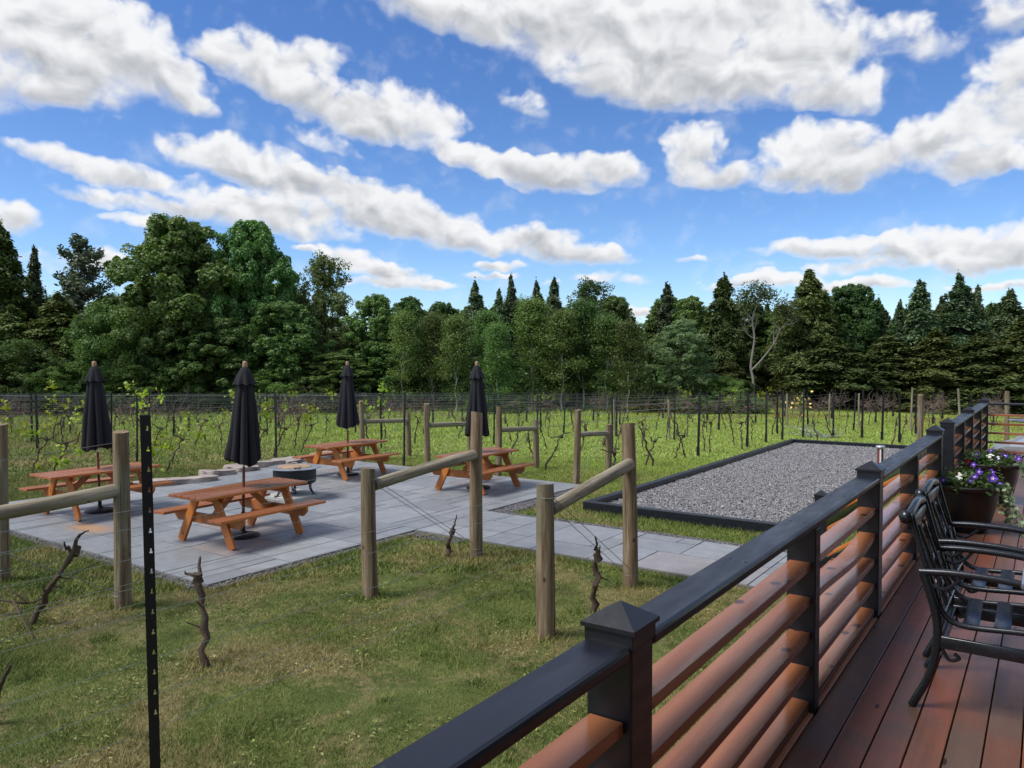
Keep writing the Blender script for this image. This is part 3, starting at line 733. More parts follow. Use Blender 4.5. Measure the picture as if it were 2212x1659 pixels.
UL = ['tall closed charcoal umbrella above the picnic table with rusty stain before it', 'closed charcoal umbrella over the large near picnic table between two log posts',
      'closed charcoal umbrella over the table behind the fire pit', 'closed charcoal umbrella over the back right table directly behind a log post']
for i, ((x, y), a, lab) in enumerate(TABS):
    o = T1 if i == 0 else copy_tree(T1)
    if lab: o['label'] = lab
    o.location = (x, y, .032); o.rotation_euler = (0, 0, a)
    u = make_umbrella(UL[i], 11+i); u.location = (x-.02, y+.03, .032)
    u.rotation_euler = (R((.8, .3, .4, .5)[i]), R((-1.2, 1.1, 2.0, .6)[i]), i*1.3)

# ------------------------------------------------------------------ fire pit
tag(MB().box((-.42, -.42, 0), (.42, .42, .075), bev=.01).build('stone_pad', M_pad, loc=(-11.62, 9.5, .031)), 'square pale slab under the fire pit', 'slab')
t = thing('fire_pit', 'round black steel fire pit with wide silver rim on three legs', 'fire pit', (-11.62, 9.5, .107))
MB().lathe([(.0, .20), (.34, .20), (.385, .225), (.395, .27), (.395, .50), (.38, .50), (.38, .26), (0, .23)], 40).build('drum', M_drum, t, True)
MB().lathe([(.36, .497), (.47, .493), (.485, .50), (.482, .512), (.36, .514)], 48).build('rim', M_rim, t, True)
l = MB().lathe([(.0, .5165), (.29, .516), (.315, .519), (.305, .529), (.22, .541), (0, .548)], 40).build('lid', M_lid, t, True)
MB().tube(curve([(-.075, 0, .545), (-.075, 0, .585), (0, 0, .592), (.075, 0, .585), (.075, 0, .545)], 5), .006, 6).build('handle', M_chrome, l, True)
for k in range(3):
    a = R(25+120*k); c, s = math.cos(a), math.sin(a); mb = MB()
    for e in (-.03, .03):
        mb.tube(curve([(c*.31-s*e, s*.31+c*e, .23), (c*.31-s*e, s*.31+c*e, .13), (c*.35-s*e*.7, s*.35+c*e*.7, .05), (c*.39, s*.39, .008)], 5), .012, 6)
    mb.lathe([(.05, 0), (.045, .012), (0, .014)], 12, c=(c*.39, s*.39)); mb.build('leg', M_drum, t, True)
mb = MB()
for a, b in ((-.02, 0), (.02, 0), (0, .025), (0, -.025)): mb.tube([(a, b, .2), (a, b, .02)], .004, 5)
mb.lathe([(.05, .012), (.05, .02), (0, .021)], 14); mb.build('ash_drain', M_drum, t)
mb = MB()
pts = 'I II N V / \\ I'
for k in range(8):   # small cut-out marks on the drum
    a = R(-52+5.0*k); r = .397; hgt = .07+.03*(k % 2)
    mb.beam((r*math.cos(a), r*math.sin(a), .29), (r*math.cos(a+R(1.5*(k % 3-1))), r*math.sin(a+R(1.5*(k % 3-1))), .29+hgt), .012, .003, Vector((math.cos(a), math.sin(a), 0)), 0)
mb.build('cut_out_marks', M_steel, t)
o = MB().tube(curve([(-.09, 0, .012), (-.03, .01, .02), (.04, 0, .02), (.1, -.03, .05)], 4), [.02]+[.012]*11+[.016], 6).build('poker_handle', M_steel, t, True, loc=(.36, -.22, .514))
o = MB().tube(curve([(-.06, 0, .012), (0, .01, .016), (.08, 0, .014)], 4), .011, 6).build('poker_handle', M_steel, t, True, loc=(-.33, .28, .514))

# ------------------------------------------------------------------ flat rocks along the patio
def rock(loc, sx, sy, sz, rz, label, seed):
    rs = np.random.default_rng(seed); bm = bmesh.new(); bmesh.ops.create_icosphere(bm, subdivisions=4, radius=1)
    ph = rs.uniform(0, 6, 12)
    for v in bm.verts:
        x, y, z = v.co; n = .13*math.sin(3*x+ph[0]+2*y)+.11*math.sin(4*y+ph[1]-2*z)+.07*math.sin(8*x+ph[2])+.06*math.sin(9*y+5*x+ph[3])
        q = 1/(max(abs(x)**3+abs(y)**3, 1e-6))**(1/3) if abs(z) < .6 else 1.1
        v.co.x = x*min(q, 1.25)*(1+n)*sx; v.co.y = y*min(q, 1.25)*(1+n*.9)*sy
        zz = max(-1, min(.62, z*1.5))+.09*n+.06*math.sin(5*x+ph[4])+.05*math.sin(6*y+ph[5]); v.co.z = zz*sz
    me = bpy.data.meshes.new('flat_rock'); bm.to_mesh(me); bm.free(); me.materials.append(M_rock)
    me.polygons.foreach_set('use_smooth', [True]*len(me.polygons)); me.set_sharp_from_angle(angle=R(38))
    o = link('flat_rock', me, loc=loc); o.rotation_euler = (R(rs.uniform(-4, 4)), R(rs.uniform(-4, 4)), rz)
    return tag(o, label, 'rock', 'flat rocks edging the patio')
RK = [((382, 1046), .68, .30, 'long pale flat rock between the black steel post and the first umbrella'), ((520, 1018), .40, .3, 'grey flat rock just behind the second umbrella pole'),
      ((572, 1008), .55, .34, 'broad flat rock left of the fire pit rim'), ((625, 1001), .42, .3, 'flat rock behind the fire pit rim by the table bench'),
      ((60, 1108), .5, .3, 'low grey rock at the far left end of the patio edge'), ((470, 1028), .34, .24, 'small low rock between the long pale rock and the second umbrella'),
      ((690, 990), .5, .3, 'flat rock under the back picnic table bench')]
for i, ((px, py), a, b, lab) in enumerate(RK):
    p = G(px, py); rock((p.x, p.y, .03), b, a, .16, R(8*((i*5) % 4-1.5)), lab, 50+i)

# ------------------------------------------------------------------ log braces
def log(name, L, r0, r1, m, parent, seed):
    rs = np.random.default_rng(seed); n = 22; st = 10; mb = MB(); o = 0; ph = rs.uniform(0, 6, 4)
    bx, by = rs.uniform(-.012, .012, 2)
    for i in range(st+1):
        u = i/st; r = r0+(r1-r0)*u
        for k in range(n):
            a = 6.28318*k/n; rr = r*(1+.03*math.sin(2*a+ph[0]+u*2)+.025*math.sin(3*a+ph[1]-3*u)+.012*math.sin(7*a+ph[2]+u))
            mb.v.append((rr*math.cos(a)+bx*math.sin(3*u), rr*math.sin(a)+by*math.sin(3*u), u*L+(.012*math.cos(a+ph[3]) if i == st else 0)))
    for i in range(st):
        for k in range(n): a, b = i*n+k, i*n+(k+1) % n; mb.f.append((a, b, b+n, a+n))
    mb.f.append(tuple(reversed(range(n)))); mb.f.append(tuple(st*n+k for k in range(n)))
    return mb.build(name, m, parent, True)
def brace(label, end, near, hend, hnear, zr_end, zr_near, r=.075, seed=0, green=False):
    """end post (tall) and second post (short) with a log rail between and a brace wire"""
    e, nr = Vector((*end, 0)), Vector((*near, 0))
    t = thing('log_brace', label, 'trellis brace', (e.x, e.y, 0), 0, 'log end braces of the vine rows')
    p = log('post', hend+.1, r*1.06, r*.94, M_post, t, seed); p.location = (0, 0, -.1); p.rotation_euler = (R((seed*37 % 5-2)*.5), R((seed*23 % 5-2)*.5), seed)
    d = nr-e
    p = log('post', hnear+.1, r*1.08, r*.98, M_post, t, seed+1); p.location = (d.x, d.y, -.1); p.rotation_euler = (R((seed*31 % 5-2)*.4), R((seed*17 % 5-2)*.4), seed*2)
    a = Vector((0, 0, zr_end)); b = Vector((d.x, d.y, zr_near)); u = (b-a).normalized()
    rl = log('rail', (b-a).length-r*1.4, r*.86, r*.8, M_rail, t, seed+2); rl.location = a+u*r*.7; rl.rotation_euler = u.to_track_quat('Z', 'Y').to_euler()
    mb = MB()
    for o in (-.05, .05):
        mb.tube([(r*.9*(1 if o > 0 else -1), 0, .12), (d.x+r*.9*(1 if o > 0 else -1), d.y, hnear-.12)], .0035, 5)
    mb.tube([(r*math.cos(k*.52)*1.05, r*math.sin(k*.52)*1.05, .12) for k in range(13)], .0035, 5)
    mb.tube([(d.x+r*math.cos(k*.52)*1.05, d.y+r*math.sin(k*.52)*1.05, hnear-.12) for k in range(13)], .0035, 5)
    mb.build('brace_wire', M_wire, t)
    return t
brace('near log brace with greenish rail in front of the flagstone path', (-3.96, 8.1), (-3.87, 6.12), 1.88, 1.44, 1.42, 1.18, .083, 3)
brace('log brace in the middle standing between lawn and patio corner', (-6.21, 8.07), (-6.14, 6.06), 1.93, 1.42, 1.37, 1.22, .082, 9)
brace('log brace at the left whose rail runs out of the picture', (-8.05, 4.29), (-8.02, 2.29), 1.86, 1.44, 1.24, 1.16, .084, 14)
brace('log brace at the left edge standing behind a lower rail', (-10.2, 4.0), (-10.15, 2.0), 1.85, 1.40, 1.30, 1.15, .075, 21)
FB = [(-8.15, 14.05, 15.45, 'far log brace in front of the gravel court, rightmost of the four'), (-10.22, 14.1, 15.65, 'far log brace behind the back right picnic table'),
      (-12.32, 14.1, 15.7, 'far log brace left of the umbrella at the back right table'), (-14.5, 14.05, 15.75, 'far log brace rising behind the table at the fire pit, leftmost of the four')]
for i, (x, y0, y1, lab) in enumerate(FB): brace(lab, (x, y0), (x+.03, y1), 1.58, 1.18, 1.05, .98, .07, 30+5*i)
def lone(px, ztop, depth, r, label, seed, m=M_post):
    p = at_dist(px, depth); t = thing('log_post', label, 'post', p); o = log('shaft', ztop+.1, r*1.05, r*.95, m, t, seed); o.location = (0, 0, -.1); return t
lone(1990, 1.71, 20.6, .075, 'thick grey log post standing beyond the gravel court by the railing gap', 61)
lone(2177, 1.66, 24.4, .075, 'thick pale log post rising behind the far cross railing', 62)
for i, (px, y0, y1) in enumerate([(1402, 880, 940), (1447, 905, 960), (1700, 905, 930), (1760, 905, 935), (1765+25, 906, 930), (1857, 903, 925), (1969, 872, 925), (2080, 868, 905), (1330, 907, 945)]):
    d = EYE*FPX/(max(y1, 915)-HOR); d = min(d, 30)
    lone(px, max(.9, EYE-(y0-HOR)/FPX*d), d, .03, f'thin grey wooden stake, {["one of several","second","third","fourth","fifth","sixth","seventh","eighth","ninth"][i]} among the back rows counting loosely leftwards', 70+i, M_rail) if False else None
STK = [(1330, 1.25, 27, 'thin pale stake in the vine rows straight above the log post at the path'), (1447, 1.3, 26, 'thin pale stake left of the pale green tree foot'), (1702, 1.35, 30, 'thin pale stake behind the far left corner of the gravel court'),
       (1792, 1.3, 31, 'thin pale stake under the two bare spruce trunks'), (1857, 1.35, 30, 'thin pale leaning stake above the copper bollard'), (1968, 1.62, 29, 'tall thin stake just left of the thick grey log post'),
       (2081, 1.75, 24, 'thin stake standing behind the middle cap of the far railing')]
for i, (px, z, d, lab) in enumerate(STK):
    p = at_dist(px, d); t = thing('wooden_stake', lab, 'stake', p); o = log('shaft', z+.1, .036, .03, M_rail, t, 80+i); o.location = (0, 0, -.1); o.rotation_euler = (R(random.uniform(-4, 4)), R(random.uniform(-4, 4)), 0)

# ------------------------------------------------------------------ black steel line posts
def near_post():
    p = Vector((-3.862, 2.226, 0))
    t = thing('line_post', 'tall black steel post with a row of punched holes standing close on the lawn', 'steel post', p, 0)
    mb = MB(); H = 2.32; wd = .05; th = .004; hx = .009; y = 0
    zs = [H-.07-.108*k for k in range(15)]; hw, hh = .007, .013
    z = H
    for c in zs:
        mb.box((-wd/2, -th/2, c+hh), (wd/2, th/2, z)); mb.box((-wd/2, -th/2, c-hh), (hx-hw, th/2, c+hh)); mb.box((hx+hw, -th/2, c-hh), (wd/2, th/2, c+hh)); 
        mb.box((hx-hw, -th/2, c-.003), (hx-hw*.45, th/2, c+hh)); mb.box((hx+hw*.45, -th/2, c-.003), (hx+hw, th/2, c+hh))
        z = c-hh
    mb.box((-wd/2, -th/2, -.3), (wd/2, th/2, z))
    mb.box((-wd/2-.001, 0, -.3), (-wd/2+.004, .03, H-.004)); mb.box((wd/2-.004, 0, -.3), (wd/2+.001, .02, H-.004))
    o = mb.build('shaft', M_steel, t); o.rotation_euler = (0, R(-.75), math.atan2(-p.x, p.y)*1.0)
near_post()
def line_post_mesh(h):
    mb = MB()
    mb.box((-.034, -.003, -.2), (.034, .003, h), bev=0); mb.box((-.005, .003, -.2), (.005, .036, h-.002)); 
    for k in range(int((h-.5)/.15)): mb.box((-.03, -.006, h-.1-.15*k), (.03, -.003, h-.085-.15*k))
    return mb
def spade(): return MB().box((-.045, -.012, -.15), (.045, -.0035, .27), bev=.002)
lp_mesh = line_post_mesh(1.76).build('shaft', M_steel); sp_mesh = spade().build('anchor_plate', M_steel)
LP, SP = lp_mesh.data, sp_mesh.data
bpy.data.objects.remove(lp_mesh); bpy.data.objects.remove(sp_mesh)
def line_post(x, y, h=1.76, label=None, group='black line posts of the back vine rows'):
    t = thing('line_post', label or 'slim black steel post in the back vine rows', 'steel post', (x, y, 0), R(random.uniform(-30, 50)), None if label else group)
    o = link('shaft', LP, t); o.scale = (1, 1, h/1.76); o.rotation_euler = (R(random.uniform(-1.5, 1.5)), R(random.uniform(-1.5, 1.5)), 0)
    link('anchor_plate', SP, t)
    return t
named = [(872, 1007, 1.84, 'black steel post between the two far log braces behind the fire pit table'), (1508, 985, 1.70, 'tall black steel post on the grass left of the gravel court'),
         (1160, 972, 1.78, 'black steel post just right of the second far brace rail'), (596, 990, 1.72, 'black steel post beside the leafy vines above the fire pit'),
         (1614, 965, 1.66, 'black steel post close to the long side of the gravel court'), (240, 985, 1.75, 'black steel post right behind the leftmost umbrella'),
         (295, 1000, 1.75, 'black steel post directly left of the punched near post'), (408, 930, 1.7, 'black steel post above the long pale rock')]
npos = []
for px, py, h, lab in named:
    p = G(px, py); line_post(p.x, p.y, h, lab); npos.append((p.x, p.y))
ROWS = [-3.9-2.1*k for k in range(2, 18)]
def tree_edge(x): # the wood begins roughly on an arc about the camera
    return math.sqrt(max(0, 42.5**2-x*x))
def hf(x, y): return 1-.42*min(1, max(0, (x*-math.sin(PHI)+y*math.cos(PHI)-21)/19))   # younger, lower trellis towards the wood
def row_end(x): return min(tree_edge(x)-1.0, 41)
postpos = []
for i, x in enumerate(ROWS):
    y0 = 14 if x > -15.5 else max(5.5, 15-(-x-15)*.55)
    y = y0+ (5.6 if x > -15.5 else 1.0+(i*1.9) % 3)
    while y < row_end(x):
        if all(math.hypot(x-a, y-b) > 1.6 for a, b in npos): line_post(x+random.uniform(-.05, .05), y, random.uniform(1.66, 1.84)*hf(x, y)); postpos.append((x, y))
        y += 4.4
for x in (-6.0, -3.9, -1.8):
    for y in ((27.5, 31, 36, 40) if x < -2.5 else (26, 31, 37)):
        line_post(x, y+random.uniform(-.5, .5), random.uniform(1.6, 1.75)*hf(x, y)); postpos.append((x, y))
for px, py in ((1655, 955), (1690, 950), (1735, 945), (1905, 950), (1862, 945)):
    p = G(px, py); 
    if not (COURT[0] < p.x < COURT[1] and COURT[2] < p.y < COURT[3]): line_post(p.x, p.y, 1.65)

# ------------------------------------------------------------------ trellis wires
def wire(x0, y0, z0, x1, y1, z1, r, label, group=None):
    n = 12; pts = []
    for i in range(n+1):
        u = i/n; pts.append((x0+(x1-x0)*u, y0+(y1-y0)*u, z0+(z1-z0)*u-.02*math.sin(math.pi*u)*abs(y1-y0)/8))
    o = MB().tube(pts, r, 4).build('trellis_wire', M_wire); return tag(o, label, 'wire', group)
NW = ['lowest', 'second lowest', 'third lowest', 'fourth lowest', 'topmost']
for k, z in enumerate((.62, .80, 1.0, 1.25, 1.40)):
    wire(-3.87, 6.05, z, -3.95, -1.0, z+.05, .0015, f'{NW[k]} thin wire tied from greenish near brace to the punched steel post')
    wire(-6.14, 6.0, z, -6.1, -1.0, z, .0018, f'{NW[k]} thin wire running from the middle log brace across the lawn')
    wire(-8.02, 4.25, z+(.35 if k > 3 else 0), -8.0, -1.5, z, .002, f'{NW[k]} thin wire at the left end log brace with the cut off rail')
for i, x in enumerate(ROWS):
    ys = 14.1 if x > -15.5 else max(5.5, 15-(-x-15)*.55)
    for k, z in enumerate((.75, 1.05, 1.3, 1.5, 1.66)):
        if i > 11 and k in (0, 2): continue
        wire(x, ys, z*hf(x, ys), x, row_end(x)+.3, (z+random.uniform(-.04, .04))*hf(x, row_end(x)), .0028, 'thin grey trellis wire strung between the black posts of the back rows', 'trellis wires of the back vine rows')

# ------------------------------------------------------------------ vines
def vine_mesh(seed, h=.72, canes=3, lean=None, arms=5):
    rs = np.random.default_rng(seed); mb = MB(); lx, ly = rs.normal(0, .13, 2) if lean is None else lean
    pts = []; n = 9
    for i in range(n+1):
        u = i/n; pts.append(Vector((lx*u+rs.normal(0, .018), ly*u**1.3+rs.normal(0, .022), h*u-.05*(1-u))))
    mb.tube(pts, [(.034 if arms < 1.5 else .022)*(1-.35*i/n)*(1+rs.uniform(-.2, .25)) for i in range(n+1)], 9, jit=.24)
    top = pts[-1]; mb.tube([top-Vector((0, 0, .05)), top+Vector((rs.normal(0, .02), rs.normal(0, .02), .03))], [.045, .03], 7, jit=.25)
    for s in (-1, 1):
        a = [top]; 
        for i in range(5): a.append(a[-1]+Vector((rs.normal(0, .02), s*rs.uniform(.06, .13)*arms/5, rs.normal(.02, .03)*(1 if arms > 2 else 1.6))))
        mb.tube(a, [.022, .018, .015, .012, .01, .007], 6, jit=.2)
        for k in range(canes if arms > 1.5 else 0):
            b = [a[rs.integers(1, 6)]]; cl = .4+.12*arms; d = Vector((rs.normal(0, .25), s*rs.uniform(0, .5)+rs.normal(0, .3), 1)).normalized()
            for i in range(5): d = (d+Vector(rs.normal(0, .22, 3))).normalized(); b.append(b[-1]+d*rs.uniform(.08, .17)*(1 if arms > 2 else .35))
            mb.tube(b, [.006, .005, .005, .004, .003, .002], 4)
        for k in range(4):
            q = pts[rs.integers(3, n)]; mb.tube([q, q+Vector(rs.normal(0, .05, 3))], [.01, .005], 5)
    return mb
def cane_mesh(seed):
    """unpruned vine: a tangle of thin brown canes up to the top wire"""
    rs = np.random.default_rng(seed); mb = MB()
    for k in range(34):
        b = [Vector((rs.normal(0, .08), rs.uniform(-1.0, 1.0), rs.uniform(.6, 1.1)))]; d = Vector((rs.normal(0, .5), rs.normal(0, .8), rs.uniform(.1, 1))).normalized()
        for i in range(6): d = (d+Vector(rs.normal(0, .4, 3))+Vector((0, 0, -.02))).normalized(); b.append(b[-1]+d*rs.uniform(.1, .2))
        mb.tube(b, [.009, .009, .008, .007, .006, .005, .003], 3, cap=False)
    return mb
def vleaf_mesh(seed, n=85, spread=(.12, .5, .28)):
    rs = np.random.default_rng(seed); m = 7
    cc = np.stack([rs.normal(0, spread[0], m), rs.normal(0, spread[1], m), rs.normal(0, spread[2], m)], 1)
    C = cc[rs.integers(0, m, n)]+rs.normal(0, .09, (n, 3)); N = unit(rs.normal(size=(n, 3))+np.array([0, -.3, .5]))
    return quads('leaves', leaf_quads(C, N, rs.uniform(.08, .14, n), rs.uniform(.07, .13, n)), M_vineleaf, rs.random(n))
VM = []
for s in range(6):
    o = vine_mesh(100+s, arms=1.9).build('trunk', M_vine); VM.append(o.data); bpy.data.objects.remove(o)
CM = []
for s in range(4):
    o = cane_mesh(200+s).build('canes', flat('cane_bark%d' % s, (.15, .105, .085), .9) if s == 0 else CM[0].materials[0]); CM.append(o.data); bpy.data.objects.remove(o)
VL = [vleaf_mesh(300+s) for s in range(4)]
def vine(x, y, k, canes=False, leaf=0., label=None, rz=None, sc=1., group='bare vines of the back rows'):
    kind = label or ('leafy vine tangled with thin canes in the back rows' if leaf and canes else 'bare twisted vine in the back rows' if not canes else 'bare vine carrying a tangle of purple brown canes in the back rows')
    gg = None if label else ('leafy vines of the back rows' if leaf and canes else 'cane covered vines of the back rows' if canes else group)
    t = thing('grape_vine', kind, 'vine', (x, y, 0), (random.choice([0, math.pi])+random.uniform(-.25, .25)) if rz is None else rz, gg)
    link('trunk', VM[k % 6], t); t.scale = (sc, sc, sc)
    if canes: link('canes', CM[k % 4], t)
    if leaf:
        o = link('leaves', VL[k % 4], t); o.location = (0, random.uniform(-.2, .2), leaf)
    return t
NVM = []
def near_vine(px, py, label, lean, seed, h=.75, leafs=0, arms=5):
    p = G(px, py); t = thing('grape_vine', label, 'vine', p); vine_mesh(seed, h, 1 if leafs == 0 else 2, lean, arms if leafs == 0 else 2.6).build('trunk', M_vine, t, True)
    if leafs: o = link('leaves', VL[seed % 4], t); o.location = (0, 0, leafs)
    return t
near_vine(448, 1437, 'thick gnarled vine stump leaning left right of the punched steel post', (-.28, .13), 401, .70, arms=.8)
near_vine(68, 1346, 'dark vine leaning right across the lawn at the left edge', (.34, .24), 402, .72, arms=1)
near_vine(1281, 1326, 'upright dark vine stump in front of the greenish brace rail', (.02, .03), 403, .60, arms=.5)
near_vine(965, 1205, 'thin vine stub at the foot of the tall middle log post', (.03, .05), 404, .35, arms=.5)
near_vine(1177, 965+50, 'bare vine leaning right left of the rightmost far brace', (.25, .28), 405, .8)
near_vine(1325, 1040, 'small vine with tangled head inside the rightmost far brace', (0, .02), 406, .62)
near_vine(1392, 1005, 'vine with wide bushy head behind the tall log post at the path', (.15, .3), 407, .6)
near_vine(1458, 992, 'short dark vine forked at the top on the grass beside the gravel court', (.12, .16), 408, .62)
near_vine(1533, 977, 'slim straight vine next to the tall black steel post', (.02, .04), 409, .85)
near_vine(1603, 970, 'slim curved vine left of the court side post', (-.05, .05), 410, .78)
mb = MB(); cpt = [G(a, b, z) for a, b, z in ((-30, 1290, .16), (30, 1300, .13), (75, 1300, .10), (120, 1270, .14), (165, 1238, .2), (215, 1212, .24))]
o_ = cpt[1].copy(); mb.tube(curve([v-o_ for v in cpt], 4), [.014*(1-.03*k) for k in range(21)], 6, jit=.2)
for (a, b, z), (c, d, e) in (((30, 1300, .13), (72, 1378, .0)), ((60, 1302, .12), (8, 1262, .3)), ((45, 1325, .05), (10, 1330, .0))):
    p_, q_ = G(a, b, z)-o_, G(c, d, e)-o_; mb.tube(curve([p_, (p_+q_)/2+Vector((.02, -.02, .02)), q_], 4), [.013, .012, .011, .010, .009, .008, .007, .006, .005], 6, jit=.2)
tag(mb.build('pruned_cane', M_vine, loc=o_), 'crooked pruned cane sprawling low over the lawn at the left edge', 'cane')
mb = MB(); p_ = G(-20, 1560, .0); mb.tube(curve([(0, 0, 0), (.03, .02, .12), (.05, .04, .25), (.12, .09, .42)], 4), [.03*(1-.05*k) for k in range(13)], 7, jit=.2)
tag(mb.build('vine_stub', M_vine, loc=p_), 'dark vine stub poking in at the lower left edge', 'vine')
# leafy vines on the left beyond the patio
for px, py, z, lab in ((70, 1015, 1.0, 'leafy vine with yellow green leaves at the far left behind the first table'), (320, 985, 1.45, 'tall vine with yellow green shoots right of the first umbrella'), (420, 960, .55, 'low vine with a few yellow green leaves above the long rock'),
                       (545, 990, 1.25, 'leafy vine in bright yellow green just right of the second umbrella'), (590, 985, 1.2, 'middle one of three bright leafy vines above the fire pit'), (650, 975, 1.25, 'rightmost of three bright leafy vines above the fire pit'),
                       (160, 970, 1.35, 'leafy vine between the left edge and the first umbrella'), (360, 1020, .5, 'small leafy vine low beside the black punched post'), (110, 1030, .6, 'leafy vine with few leaves low by the first table end')):
    p = G(px, py); t = near_vine(px, py, lab, (.15, .3), 420+px % 9, .75, z)
cnt = 0
for i, x in enumerate(ROWS):
    y0 = 14 if x > -15.5 else max(5.5, 15-(-x-15)*.55)
    y = y0+1.6+random.random()
    while y < row_end(x)-.3 and cnt < 250:
        d = math.hypot(x, y); far = d > 31 or x < -15.5
        lf_ = random.uniform(1.1, 1.35) if (far and random.random() < (.20 if d > 35 else .06)) else 0
        vine(x+random.uniform(-.1, .1), y, cnt, far and random.random() < (.75 if x > -15.5 else .45), lf_, sc=random.uniform(.85, 1.1)*(.25+.75*hf(x, y))); cnt += 1
        y += (2.0 if d < 30 else 2.3)+random.uniform(-.25, .25)
for x in (-6.0, -3.9, -1.8):
    y = 25.6
    while y < 41 and cnt < 290: vine(x+random.uniform(-.1, .1), y, cnt, y > 33, 0, sc=.2+.8*hf(x, y)); cnt += 1; y += 2.2
# ------------------------------------------------------------------ trees
def prof_round(u, low=.08):      # half width of a broad crown at relative height u
    v = np.clip((u-low)/(1-low), 0, 1); return np.sin(np.pi*v**.80)**.62
def broad_crown(seed, m, W=6.2, H=10, low=.1, nl=70, per=330, leaf=.20, lump=.95, dense=1.):
    rs = np.random.default_rng(seed); C = []; N = []
    cen = []
    for i in range(nl):
        u = low+(1-low)*(i+.5)/nl; u = min(.97, u+rs.normal(0, .03)); a = i*2.39996+rs.normal(0, .35)
        r = prof_round(np.array([u]), low)[0]*W/2*rs.uniform(.5, 1.12)
        cen.append((math.cos(a)*r, math.sin(a)*r, u*H-.25)); 
    for i in range(nl//4):
        u = rs.uniform(low+.1, .85); a = rs.uniform(0, 6.28); r = prof_round(np.array([u]), low)[0]*W/2*rs.uniform(0, .5); cen.append((math.cos(a)*r, math.sin(a)*r, u*H))
    for c in cen:
        c = np.array(c); R0 = lump*rs.uniform(.6, 1.15); ns = 9
        sub = unit(rs.normal(size=(ns, 3))+np.array([0, 0, .55]))*R0*rs.uniform(.45, 1, (ns, 1))*np.array([1, 1, .72])
        k = int(per*rs.uniform(.7, 1.2)); w_ = rs.integers(0, ns, k)
        off = unit(rs.normal(size=(k, 3))+np.array([0, 0, .5]))*rs.uniform(.5, 1, (k, 1))*R0*.36
        C.append(c+sub[w_]+off); N.append(unit(off/R0*1.5+sub[w_]/R0*.4+rs.normal(0, .45, (k, 3))+np.array([0, 0, .35])))
    C = np.concatenate(C); N = np.concatenate(N); k = len(C)
    return quads('crown', leaf_quads(C, N, leaf*rs.uniform(.6, 1.3, k), leaf*.8*rs.uniform(.6, 1.2, k)), m, np.clip(rs.normal(.45, .28, k), 0, 1)), cen
def trunk_mesh(seed, cen, m, H=10, r=.2, fork=.35, nlimb=16, bend=.15):
    rs = np.random.default_rng(seed); mb = MB(); pts = [Vector((0, 0, -.1))]; n = 8
    for i in range(1, n+1): pts.append(Vector((rs.normal(0, bend*.4), rs.normal(0, bend*.4), H*.9*i/n)))
    mb.tube(curve(pts, 3), [r*(1-.85*(i/(n*3)))+(.06*r*3 if i == 0 else 0) for i in range(n*3+1)], 9)
    for c in random.Random(seed).sample(list(cen), min(nlimb, len(cen))):
        z0 = max(H*fork*.6, c[2]*rs.uniform(.5, .78)); i = min(n-1, int(z0/(H*.9)*n)); p = pts[i]*.5+pts[i+1]*.5; p = Vector((p.x, p.y, z0))
        q = Vector(c); mid = (p+q)/2+Vector((rs.normal(0, .2), rs.normal(0, .2), rs.normal(-.1, .2)))
        mb.tube(curve([p, mid, q], 4), [r*.34*(1-i_/9) for i_ in range(9)], 5)
    o = mb.build('trunk', m, None, True); me = o.data; bpy.data.objects.remove(o); return me
def spruce_crown(seed, m, W=4.4, H=10, low=.05, whorls=26, droop=.35, leaf=.30, power=.85, gap=0., up=0., per=34):
    rs = np.random.default_rng(seed); C = []; N = []; D = []; S = []; tips = []
    for i in range(whorls):
        u = (i+rs.uniform(.2, .8))/whorls; z = H*(low+(1-low)*u); L = W/2*(1-u)**power*rs.uniform(.75, 1.12)+.05
        nb = int(5+rs.integers(0, 3)) if L > .5 else 4
        for b in range(nb):
            if rs.random() < gap: continue
            a = rs.uniform(0, 6.28); l = L*rs.uniform(.5, 1.15); zb = z+rs.normal(0, .45)*H*(1-low)/whorls; dr = droop*rs.uniform(.4, 1.5); d = np.array([math.cos(a), math.sin(a), 0]); side = np.array([-d[1], d[0], 0])
            k = int(per*(.35+l/2)); t = rs.random(k)**.7*.92+.08
            lat = rs.normal(0, 1, k)*(.12+.26*np.sin(t*2.6))*min(1, l)*.75
            zz = zb-dr*l*t**1.4+up*l*t**2+rs.normal(0, .13, k)-np.abs(lat)*.35
            P = d[None]*(t*l)[:, None]+side[None]*lat[:, None]; P[:, 2] = zz
            C.append(P); N.append(unit(rs.normal(0, .6, (k, 3))+np.array([0, 0, .8])+d*.55)); D.append(unit(d[None]*.8+side[None]*np.sign(lat)[:, None]*.7+np.array([0, 0, -droop*.6+up])+rs.normal(0, .15, (k, 3)))); S.append(np.full(k, leaf*rs.uniform(.8, 1.15)))
            tips.append(tuple(d*l*.8+np.array([0, 0, z-droop*l*.6+up*l*.6])))
    C = np.concatenate(C); N = np.concatenate(N); D = np.concatenate(D); S = np.concatenate(S); k = len(C)
    return quads('crown', leaf_quads(C, N, S*rs.uniform(.7, 1.2, k), S*.42*rs.uniform(.7, 1.2, k), D), m, np.clip(rs.normal(.42, .28, k), 0, 1)), tips
